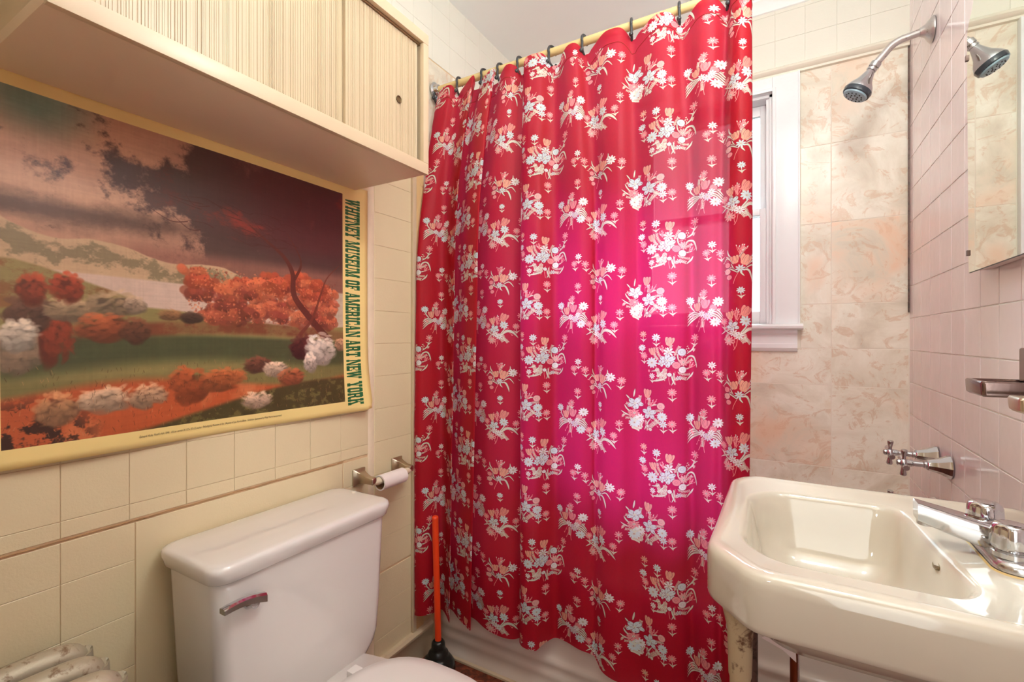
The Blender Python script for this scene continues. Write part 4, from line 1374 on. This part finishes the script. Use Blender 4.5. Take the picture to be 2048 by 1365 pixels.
# flush lever
lv = (TX1 + .001, y_at(492, TX1 + .01), .608)
lv = (TX1 + .001, y_at(497, TX1), z_at(1203, TX1, y_at(497, TX1)))
bm = bmesh.new()
lathe(bm, lv, (1, 0, 0), [(0, .013), (.005, .0135), (.010, .011), (.016, .0085), (.024, .008)], 20)
rg = []
for t in range(13):
    s_ = t / 12
    y = lv[1] + .022 - s_ * .092
    z = lv[2] + .005 + .018 * s_ + .006 * math.sin(s_ * 3.1)
    xo = lv[0] + .024 + .010 * s_ - .004 * (1 - s_)
    hw, hz = .0075 + .001 * s_, .0088 - .0034 * s_
    rg.append([(xo - hw, y, z - hz), (xo - hw, y, z + hz * .7), (xo - hw * .4, y, z + hz), (xo + hw * .5, y, z + hz), (xo + hw, y, z + hz * .5), (xo + hw, y, z - hz)])
loft(bm, rg)
lev = finish(bm, 'flush_lever', M['chrome'], toilet, 35)
lev['label'] = 'chrome flush lever'
# bowl
def oval(cx_, cy_, ax, back, front, z, n=40):
    pts = []
    for k in range(n):
        a = 2 * math.pi * k / n
        c_, s_ = math.cos(a), math.sin(a)
        rx = front if c_ > 0 else back
        pw_ = .9 if c_ > 0 else .62
        pts.append((cx_ + rx * math.copysign(abs(c_) ** pw_, c_), cy_ + ax * math.copysign(abs(s_) ** .92, s_), z))
    return pts
bm = bmesh.new()
by = .71
rings = [oval(-.76, by, .10, .15, .16, .0), oval(-.76, by, .10, .15, .16, .02), oval(-.76, by, .085, .13, .12, .08), oval(-.74, by, .095, .14, .13, .16), oval(-.71, by, .135, .20, .20, .24), oval(-.69, by, .168, .30, .235, .290),
         oval(-.68, by, .182, .40, .25, .318), oval(-.68, by, .184, .41, .252, .332), oval(-.68, by, .178, .40, .246, .340)]
loft(bm, rings)
finish(bm, 'bowl', M['porcelain'], toilet, 60)
bm = bmesh.new()
loft(bm, [oval(-.67, by, .180, .20, .235, .342), oval(-.67, by, .186, .205, .241, .346), oval(-.67, by, .186, .205, .241, .354), oval(-.67, by, .182, .201, .237, .358)])
finish(bm, 'seat', M['seat'], toilet, 60)
bm = bmesh.new()
loft(bm, [oval(-.67, by, .182, .20, .237, .3595), oval(-.67, by, .188, .205, .243, .363), oval(-.67, by, .188, .205, .243, .370), oval(-.67, by, .180, .198, .236, .377), oval(-.67, by, .15, .17, .20, .381), oval(-.67, by, .08, .09, .10, .383)])
finish(bm, 'seat_lid', M['seat'], toilet, 60)
for s_ in (-1, 1):
    box('hinge', -.895, -.868, by + s_ * .075 - .014, by + s_ * .075 + .014, .3395, .368, M['seat'], toilet, .004)

# ------------------------------------------------------------------ toilet paper holder
hold = empty('paper_holder', (-L, 1.11, .72), 'chrome two post toilet paper holder on the cream tiles beside the tank', 'holder')
for y, zz in ((1.032, .722), (1.196, .722)):
    bm = bmesh.new()
    rg = []
    for d_, hy_, hz_ in ((.0032, .024, .026), (.007, .024, .026), (.010, .021, .024), (.016, .015, .019), (.028, .011, .015), (.048, .0095, .011), (.062, .0100, .0105), (.070, .0095, .0095), (.0725, .007, .007)):
        rg.append([(-L + d_, q_[0], q_[1]) for q_ in [(a[0], a[1]) for a in rrect(y, zz - (.004 if d_ > .03 else 0), hy_, hz_, .003, 0, 3)]])
    loft(bm, rg)
    finish(bm, 'post', M['steel'], hold, 35)
bm = bmesh.new()
tube(bm, [(-L + .063, 1.030, .713), (-L + .064, 1.050, .712), (-L + .064, 1.180, .712), (-L + .063, 1.198, .713)], [.0085, .0115, .0115, .0085], 16)
finish(bm, 'roller', M['roller'], hold, 50)
roll = empty('paper_roll', (-L + .066, 1.11, .705), 'almost empty white paper roll hanging on the chrome holder', 'paper roll')
bm = bmesh.new()
ry0, ry1, rxx, rzz = 1.058, 1.160, -L + .066, .705
lathe(bm, (rxx, ry0, rzz), (0, 1, 0), [(0, .0195), (0, .0235), (ry1 - ry0, .0235), (ry1 - ry0, .0195)], 30)
bm.faces.ensure_lookup_table()
for f in [f for f in bm.faces if len(f.verts) > 10]:
    bm.faces.remove(f)
finish(bm, 'paper', M['paper_tube'], roll, 40)
bm = bmesh.new()
d, u, v_ = frame((0, 1, 0))
rg = [[Vector((rxx, y, rzz)) + (u * math.cos(k * math.pi / 14) + v_ * math.sin(k * math.pi / 14)) * .0196 for k in range(28)] for y in (ry0 + .0005, ry1 - .0005)]
loft(bm, rg, False, False)
finish(bm, 'cardboard_core', M['kraft'], roll, 60)

# ------------------------------------------------------------------ plunger
px0 = (-1.040, 1.292)
plunger = empty('plunger', (px0[0], px0[1], 0), 'plunger with orange handle and black rubber cup beside the bathtub', 'plunger')
bm = bmesh.new()
lathe(bm, (px0[0], px0[1], 0), (0, 0, 1), [(0, .052), (.004, .058), (.012, .060), (.030, .056), (.044, .047), (.052, .040), (.056, .036), (.060, .0355), (.066, .034), (.074, .027), (.080, .023), (.084, .024), (.100, .0225), (.106, .018), (.108, .014)], 36)
finish(bm, 'rubber_cup', M['black_rubber'], plunger, 60)
bm = bmesh.new()
tube(bm, [(px0[0], px0[1], .095), (px0[0] - .012, px0[1] - .002, .528)], .0112, 18)
tube(bm, [(px0[0] - .012, px0[1] - .002, .528), (px0[0] - .0121, px0[1] - .002, .5325), (px0[0] - .0122, px0[1] - .002, .535)], [.0112, .0102, .006], 18)
finish(bm, 'handle', M['orange'], plunger, 50)

# ------------------------------------------------------------------ radiator
rad = empty('radiator', (-.90, .27, 0), 'old silver painted column radiator with flaking paint by the doorway', 'radiator')
RZ = .618
sec_me = None
for k in range(7):
    xk = -1.076 + .0665 * k
    if sec_me is None:
        bm = bmesh.new()
        # rounded top loop running front to back, with two columns down
        path = [(0, .165, .06), (0, .165, RZ - .07), (0, .168, RZ - .035), (0, .182, RZ - .020), (0, .25, RZ - .014), (0, .318, RZ - .018), (0, .335, RZ - .034), (0, .340, RZ - .07), (0, .340, .06)]
        tube(bm, [tuple(p_) for p_ in catmull(path, 5)], .0215, 14)
        bmesh.ops.scale(bm, vec=(1.0, 1, 1), verts=bm.verts)
        tube(bm, [(0, .24, .08), (0, .24, RZ - .05)], .013, 10)
        tube(bm, [(0, .30, .08), (0, .30, RZ - .05)], .013, 10)
        tube(bm, [(0, .165, .08), (0, .34, .08)], .019, 12)
        for yy_ in (.165, .34):
            for zz_ in (.08, RZ - .06):
                tube(bm, [(-.034, yy_, zz_), (.034, yy_, zz_)], .014, 12)
            if k == 0:
                tube(bm, [(0, yy_, .06), (0, yy_, .02), (0, yy_, .0)], [.0215, .016, .020], 12)
        bmesh.ops.translate(bm, vec=(0, 0, 0), verts=bm.verts)
        o = finish(bm, 'section', M['radiator'], rad, 60, (xk + .90, -.27, 0))
        sec_me = o.data
    else:
        link('section', sec_me, None, rad, (xk + .90, -.27, 0))

# ------------------------------------------------------------------ wash basin
ZS = .850
sink = empty('wash_basin', (.13, .90, 0), 'bone coloured wash basin with chamfered corners on legs against pink tiles', 'sink')
def chaikin(pts, k):
    for _ in range(k):
        o_ = []
        for i in range(len(pts)):
            a, b_ = pts[i], pts[(i + 1) % len(pts)]
            o_ += [(a[0] * .75 + b_[0] * .25, a[1] * .75 + b_[1] * .25), (a[0] * .25 + b_[0] * .75, a[1] * .25 + b_[1] * .75)]
        pts = o_
    return pts
def subdiv(pts, keep=.18):
    """add points near the corners so that rounding stays local"""
    o_ = []
    for i in range(len(pts)):
        a, b_ = pts[i], pts[(i + 1) % len(pts)]
        l_ = math.hypot(b_[0] - a[0], b_[1] - a[1])
        k = min(.45, keep / l_)
        o_ += [(a[0] + (b_[0] - a[0]) * k, a[1] + (b_[1] - a[1]) * k), (b_[0] + (a[0] - b_[0]) * k, b_[1] + (a[1] - b_[1]) * k)]
    return o_
XW = P - .0045
outer = [(XW, .672), (-.040, .672), (-.102, .742), (-.102, 1.118), (-.066, 1.168), (XW, 1.168)]
def rounded(poly, r):
    o_ = []
    n_ = len(poly)
    for i in range(n_):
        p0, p1, p2 = np.array(poly[i - 1]), np.array(poly[i]), np.array(poly[(i + 1) % n_])
        a = p0 - p1; c_ = p2 - p1
        la, lc = np.hypot(*a), np.hypot(*c_)
        rr = min(r, la * .45, lc * .45)
        A_, C_ = p1 + a / la * rr, p1 + c_ / lc * rr
        for t in np.linspace(0, 1, 8):
            o_.append(tuple((1 - t) ** 2 * A_ + 2 * t * (1 - t) * p1 + t * t * C_))
    return o_
OUTER = rounded(outer, .020)
inner = [(-.058, .790), (-.010, .736), (.178, .738), (.203, .775), (.176, 1.078), (-.018, 1.074), (-.062, 1.025)]
INNER = rounded(inner, .045)
CXs, CYs = .070, .905
NA = 144
def polar(poly, ins=0.0):
    res = []
    for k in range(NA):
        a = 2 * math.pi * k / NA
        dx, dy = math.cos(a), math.sin(a)
        best = None
        for i in range(len(poly)):
            x1, y1 = poly[i]; x2, y2 = poly[(i + 1) % len(poly)]
            ex, ey = x2 - x1, y2 - y1
            den = dx * ey - dy * ex
            if abs(den) < 1e-12: continue
            t = ((x1 - CXs) * ey - (y1 - CYs) * ex) / den
            s_ = ((x1 - CXs) * dy - (y1 - CYs) * dx) / den
            if t > 0 and -1e-9 <= s_ <= 1 + 1e-9:
                best = t if best is None else max(best, t)
        res.append(best)
    return np.array(res)
RO, RI = polar(OUTER), polar(INNER)
ang = np.array([2 * math.pi * k / NA for k in range(NA)])
def ring(rad, z, wallclip=True):
    o_ = []
    for k in range(NA):
        x, y = CXs + math.cos(ang[k]) * rad[k], CYs + math.sin(ang[k]) * rad[k]
        o_.append((min(x, XW), y, z[k] if hasattr(z, '__len__') else z))
    return o_
bm = bmesh.new()
lowx = lambda r_: r_
ovr = np.minimum(RI + .035, RO - .02)
rings = [ring(RI * .10 + .004, .690), ring(RI * .5 + .01, .694), ring(RI * .82 + .012, .718), ring(ovr * .96, .765), ring(ovr, .800), ring(RO - .014, .802), ring(RO - .012, .776),
         ring(RO - .006, .7735), ring(RO - .002, .777), ring(RO, .784), ring(RO, .832), ring(RO - .001, .841), ring(RO - .004, .8475), ring(RO - .010, .851), ring(RO - .020, .8518),
         ring(np.maximum(RO - .028, RI + .012), .8500), ring(np.maximum(RO - .034, RI + .010), .8485), ring(RI + .008, .8480), ring(RI + .003, .8470), ring(RI - .002, .8440), ring(RI - .006, .838),
         ring(RI * .955 - .005, .820), ring(RI * .90 - .004, .790), ring(RI * .82, .757), ring(RI * .70, .735), ring(RI * .52, .722), ring(RI * .30, .715), ring(RI * .12, .712)]
loft(bm, rings)
finish(bm, 'basin', M['sink_china'], sink, 60)
# drain and overflow
bm = bmesh.new(); lathe(bm, (CXs, CYs, .7125), (0, 0, 1), [(0, .024), (.002, .024), (.003, .021), (.0015, .016), (.001, .006)], 26)
finish(bm, 'drain', M['chrome'], sink, 40)
bm = bmesh.new()
ovp = Vector((.1875, .885, .826))
nrm = Vector((-.80, -.05, .45)).normalized()
_, uu, vv_ = frame(nrm)
rg = []
for d_, sc2 in ((-.004, 1.0), (.0035, 1.0), (.0042, .9), (.0030, .75)):
    rg.append([ovp + nrm * d_ + (Vector((0, 1, 0)) * math.cos(k * math.pi / 10) * .0135 + nrm.cross(Vector((0, 1, 0))) * math.sin(k * math.pi / 10) * .0055) * sc2 for k in range(20)])
loft(bm, rg)
finish(bm, 'overflow_hole', M['dark_hole'], sink, 30)
# legs
def leg(x, y, top, rad_, mat, sock):
    bm = bmesh.new()
    pr = [(0, rad_ * 1.5), (.01, rad_ * 1.5), (.02, rad_), (top - .11, rad_), (top - .105, rad_ * 1.12), (top - .04, rad_ * 1.25), (top - .02, rad_ * 1.6), (top, rad_ * 1.9)] if sock else [(0, rad_), (top, rad_)]
    lathe(bm, (x, y, 0), (0, 0, 1), pr, 20 if sock else 4)
    return finish(bm, 'leg', mat, sink, 35)
leg(x_at(1480, .745), .745, .778, .0135, M['leg_paint'], True)
leg(x_at(1503, 1.10), 1.10, .778, .012, M['dark_metal'], True)
bm = bmesh.new(); tube(bm, [(x_at(1590, 1.0), 1.0, 0), (x_at(1589, 1.0), 1.0, .69)], .0075, 12)
finish(bm, 'supply_pipe', M['copper'], sink, 50)
bm = bmesh.new(); tube(bm, [(x_at(1597, 1.0), .995, 0), (x_at(1596, 1.0), .995, .69)], .0022, 8)
finish(bm, 'supply_tube', M['chrome'], sink, 50)
bm = bmesh.new()
tube(bm, [tuple(p_) for p_ in catmull([(CXs, CYs, .70), (CXs, CYs, .685), (CXs + .01, CYs, .672), (CXs + .04, CYs, .668), (.20, CYs, .668), (XW - .002, CYs, .672)], 5)], .013, 14)
finish(bm, 'drain_trap', M['worn_chrome'], sink, 50)

# white paper scrap hooked behind the supply pipe
bm = bmesh.new()
xr = x_at(1590, .985)
xl = x_at(1522, .985)
pp = [(xl, .985, z_at(1276, xl, .985)), (xl + .012, .98, z_at(1266, xl, .985)), (xr, .984, z_at(1262, xr, .985)), (xr + .002, .986, z_at(1326, xr, .985)), ((xl + xr) / 2 + .008, .982, z_at(1306, xr, .985))]
f0 = [Vector(p_) for p_ in pp]
loft(bm, [f0, [p_ + Vector((0, .0012, 0)) for p_ in f0]])
tag(finish(bm, 'paper_scrap', M['cloth_white'], None), 'small white paper scrap hanging under the wash basin beside the copper pipe', 'paper')

# ------------------------------------------------------------------ basin faucet
ZD = .8485
fau = empty('basin_faucet', (.262, .912, ZD), 'chrome centerset faucet with two knob handles on the wash basin', 'faucet')
bm = bmesh.new()
def plate(e, z, r):
    return rrect(.262, .912, .027 + e, .078 + e, r, z, 8)
loft(bm, [plate(0, ZD, .024), plate(.001, ZD + .004, .024), plate(0, ZD + .010, .023), plate(-.004, ZD + .014, .020), plate(-.010, ZD + .016, .015)])
finish(bm, 'base_plate', M['worn_chrome'], fau, 40)
bm = bmesh.new()
rg = []
for t in range(17):
    s_ = t / 16
    x = .285 - s_ * .118
    top = ZD + .012 + .052 * math.sin(min(1, s_ * 2.2 + .15) * math.pi / 2) if s_ < .35 else ZD + .064 - .006 * (s_ - .35) / .65
    top = ZD + .034 + .026 * s_
    bot = ZD + .004 + .030 * s_ ** 1.5
    w_ = .025 - .009 * s_
    hz = (top - bot) / 2
    cz = (top + bot) / 2
    rg.append([(x, .912 + q_[0], cz + q_[1]) for q_ in [(a[0], a[1]) for a in rrect(0, 0, w_, hz, min(w_, hz) * .28, 0, 3)]])
loft(bm, rg)
finish(bm, 'spout', M['chrome'], fau, 40)
bm = bmesh.new()
lathe(bm, (.1785, .912, ZD + .026), (0, 0, 1), [(0, .0085), (.001, .0105), (.010, .0105), (.011, .0095), (.020, .0095)], 22)
finish(bm, 'aerator', M['worn_chrome'], fau, 40)
bm = bmesh.new(); lathe(bm, (.292, .912, ZD + .012), (0, 0, 1), [(0, .0035), (.038, .0035), (.040, .006), (.046, .006), (.048, .003)], 14)
finish(bm, 'lift_rod', M['chrome'], fau, 40)
for yy_, nm in ((.866, 'n'), (.962, 'f')):
    bm = bmesh.new()
    n_ = 48
    rg = []
    for z_, r_, fl in ((.014, .015, 0), (.016, .0205, 0), (.022, .0205, 0), (.024, .0165, 0), (.026, .0195, .4), (.032, .0215, 1), (.052, .0200, 1), (.056, .0185, .8), (.0585, .0150, .2), (.0590, .008, 0)):
        rr_ = []
        for k in range(n_):
            a = 2 * math.pi * k / n_
            rad_ = r_ * (1 - .13 * fl * (0.5 - 0.5 * math.cos(4 * a)) ** 3)
            rr_.append((.256 + rad_ * math.cos(a), yy_ + rad_ * math.sin(a), ZD + z_))
        rg.append(rr_)
    loft(bm, rg)
    finish(bm, 'knob', M['chrome'], fau, 40)
# grime around the base belongs to the basin's paint: thin caulk line
bm = bmesh.new()
loft(bm, [plate(.0035, ZD - .0005, .027), plate(.0015, ZD + .0018, .025)], False, False)
finish(bm, 'caulk', plain('yellowed_caulk', srgb(206, 176, 116), .6, var=.2, vscale=40), fau)
# small printed maker's script on the basin
# ------------------------------------------------------------------ medicine cabinet with mirror
XM = .343
med = empty('mirror_cabinet', (XM, 1.12, 1.29), 'frameless scalloped mirror over a shallow rusty steel cabinet on the pink tiles', 'mirror')
ytop = [(1.386, 1.292), (1.397, 1.80), (1.393, 1.822), (1.380, 1.838), (1.366, 1.850), (1.352, 1.870), (1.335, 1.905), (1.31, 1.94), (1.27, 1.965), (1.20, 1.985), (1.12, 1.992)]
half = [(y, z) for y, z in ytop]
poly = half + [(2.24 - y, z) for y, z in reversed(half[:-1])]
bm = bmesh.new()
loft(bm, [[(XM, y, z) for y, z in poly], [(XM + .003, y, z) for y, z in poly]])
mir = finish(bm, 'mirror_glass', M['mirror'], med)
bm = bmesh.new()
e_ = [((y - 1.12) * 1.004 + 1.12, (z - 1.6) * 1.003 + 1.6) for y, z in poly]
loft(bm, [[(XM + .0012, y, z) for y, z in e_], [(XM + .0034, y, z) for y, z in e_]])
finish(bm, 'backing', M['mirror_edge'], med)
box('steel_box', XM + .004, P - .0035, .875, 1.372, 1.294, 1.78, M['rust_white'], med, .002)
for y, z in ((1.388, 1.335), (1.396, 1.762), (.852, 1.335), (.844, 1.762)):
    box('clip', XM - .003, XM + .006, y - .004, y + .004, z - .006, z + .006, M['dark_metal'], med, .001)

# ------------------------------------------------------------------ soap and tumbler holder
soap = empty('soap_dish', (P - .003, 1.04, 1.06), 'smoked chrome soap dish jutting from the pink tiles, farther from the camera', 'soap dish')
def dish(par, x0, y0, y1, z1, mat, th=.024):
    x1 = P - .0035
    cx_, cy_ = (x0 + x1) / 2, (y0 + y1) / 2
    hx_, hy_ = (x1 - x0) / 2, (y1 - y0) / 2
    bm = bmesh.new()
    R_ = lambda e, z, r=.006: rrect(cx_, cy_, hx_ - e, hy_ - e, r, z, 4)
    loft(bm, [R_(.004, z1 - th), R_(.001, z1 - th + .003), R_(0, z1 - .003), R_(.0015, z1), R_(.006, z1), R_(.0075, z1 - .003), R_(.010, z1 - .012), R_(.02, z1 - .014)])
    return finish(bm, 'tray', mat, par, 40)
dish(soap, .262, 1.000, 1.082, 1.083, M['brown_chrome'])
bm = bmesh.new()
add_box(bm, .325, P - .0035, 1.01, 1.072, 1.080, 1.135, .006, 3)
finish(bm, 'wall_bracket', M['brown_chrome'], soap, 40)
tum = empty('tumbler_holder', (P - .003, .88, 1.06), 'grey chrome tumbler holder nearest the camera on the pink tiles', 'holder')
dish(tum, .262, .860, .905, 1.072, M['steel'], .02)
box('wall_bracket', P - .014, P - .0035, .85, .915, 1.00, 1.10, M['steel'], tum, .003)

# ------------------------------------------------------------------ tub valves on the pink wall
def valve(y, z, xh, label, mat):
    o = empty('tub_valve', (P - .003, y, z), label, 'faucet', 'tub valves')
    bm = bmesh.new()
    lathe(bm, (P - .003, y, z), (-1, 0, 0), [(0, .030), (.002, .031), (.008, .029), (.022, .021), (.040, .0155), (.046, .014), (.048, .0125), (.050, .0125)], 10)
    finish(bm, 'escutcheon', mat, o, 20)
    bm = bmesh.new()
    ln = P - xh
    lathe(bm, (P - .051, y, z), (-1, 0, 0), [(0, .0095), (.006, .0095), (.008, .0075), (ln - .070, .0075), (ln - .068, .0095), (ln - .058, .0095), (ln - .056, .007), (ln - .050, .007)], 18)
    finish(bm, 'stem', mat, o, 30)
    bm = bmesh.new()
    bmesh.ops.create_uvsphere(bm, u_segments=18, v_segments=10, radius=.0115, matrix=Matrix.Translation((xh, y, z)))
    lathe(bm, (xh - .009, y, z), (-1, 0, 0), [(0, .009), (.004, .0085), (.007, .005)], 16)
    for k in range(4):
        a = math.radians(12 + 90 * k)
        d_ = (0, math.cos(a), math.sin(a))
        c_ = (xh, y + .007 * d_[1], z + .007 * d_[2])
        lathe(bm, c_, d_, [(0, .0050), (.008, .0045), (.020, .0068), (.027, .0078), (.029, .0070)], 14)
    finish(bm, 'cross_handle', mat, o, 40)
    return o
valve(1.767, z_at(908, .30, 1.767), .265, 'chrome cross handle tub valve on pink tiles, upper one farther from the basin', M['chrome'])
valve(1.637, z_at(928, .30, 1.637), .275, 'chrome cross handle tub valve on pink tiles, closer to the basin', M['chrome'])
valve(1.767, z_at(1006, .28, 1.767), .265, 'chrome cross handle valve mostly hidden behind the basin rim', M['chrome'])

# ------------------------------------------------------------------ shower head
SY = 1.814
sh = empty('wall_shower', (P - .003, SY, 2.05), 'corroded chrome shower arm and round shower head on the pink wall', 'shower')
bm = bmesh.new()
lathe(bm, (P - .003, SY, 2.053), (-1, 0, 0), [(0, .036), (.001, .037), (.004, .0365), (.010, .030), (.018, .018), (.026, .0135), (.030, .012), (.031, .009)], 32)
finish(bm, 'flange', M['shower_steel'], sh, 40)
A0 = Vector((P - .03, SY, 2.053)); A1 = Vector((x_at(1790, SY), SY, z_at(84, x_at(1790, SY), SY)))
A2 = Vector((x_at(1752, SY), SY, z_at(127, x_at(1752, SY), SY)))
HD = Vector((x_at(1711, SY), SY, z_at(187, x_at(1711, SY), SY)))
dirv = (A2 - A1).normalized()
path = [A0, A0.lerp(A1, .5), A1.lerp(A0, .22), A1 + dirv * .012, A1.lerp(A2, .6), A2]
bm = bmesh.new(); tube(bm, [tuple(p_) for p_ in catmull([tuple(p_) for p_ in path], 7)], .0105, 18)
finish(bm, 'arm', M['shower_steel'], sh, 60)
d2 = (HD - A2).normalized()
ln = (HD - A2).length
bm = bmesh.new(); lathe(bm, A2 - d2 * .004, d2, [(0, .012), (.002, .0145), (.016, .0145), (.018, .012), (.020, .012), (.021, .0140), (.026, .0140), (.027, .010)], 24)
finish(bm, 'collar', M['worn_chrome'], sh, 35)
d3 = (HD + Vector((-.0, -.006, -.006)) - (A2 + d2 * .02)).normalized()
b0 = A2 + d2 * .022
l3 = ln - .020
bm = bmesh.new(); lathe(bm, b0, d3, [(0, .0115), (.006, .0125), (.020, .017), (l3 * .48, .023), (l3 * .68, .033), (l3 * .84, .038), (l3 * .88, .038)], 36)
finish(bm, 'head_body', M['chrome'], sh, 50)
bm = bmesh.new(); lathe(bm, b0 + d3 * (l3 * .88), d3, [(0, .0385), (.002, .0395), (.013, .0375), (.0145, .034), (.0145, .033)], 36)
finish(bm, 'dark_ring', M['dark_ring'], sh, 50)
bm = bmesh.new(); lathe(bm, b0 + d3 * (l3 * .88 + .0146), d3, [(0, .0335), (.004, .0325), (.0065, .027), (.0065, .001)], 32)
finish(bm, 'nozzle_plate', M['nozzle'], sh, 40)
bm = bmesh.new()
dd, uu, vv_ = frame(d3)
fc = b0 + d3 * (l3 * .88 + .0205)
for rr_, nn in ((.010, 6), (.022, 12)):
    for k in range(nn):
        a = 2 * math.pi * k / nn
        c_ = fc + (uu * math.cos(a) + vv_ * math.sin(a)) * rr_
        lathe(bm, c_, d3, [(0, .0024), (.002, .0018)], 8)
tag(finish(bm, 'nozzles', M['shadow_hole'], sh), kind='stuff')
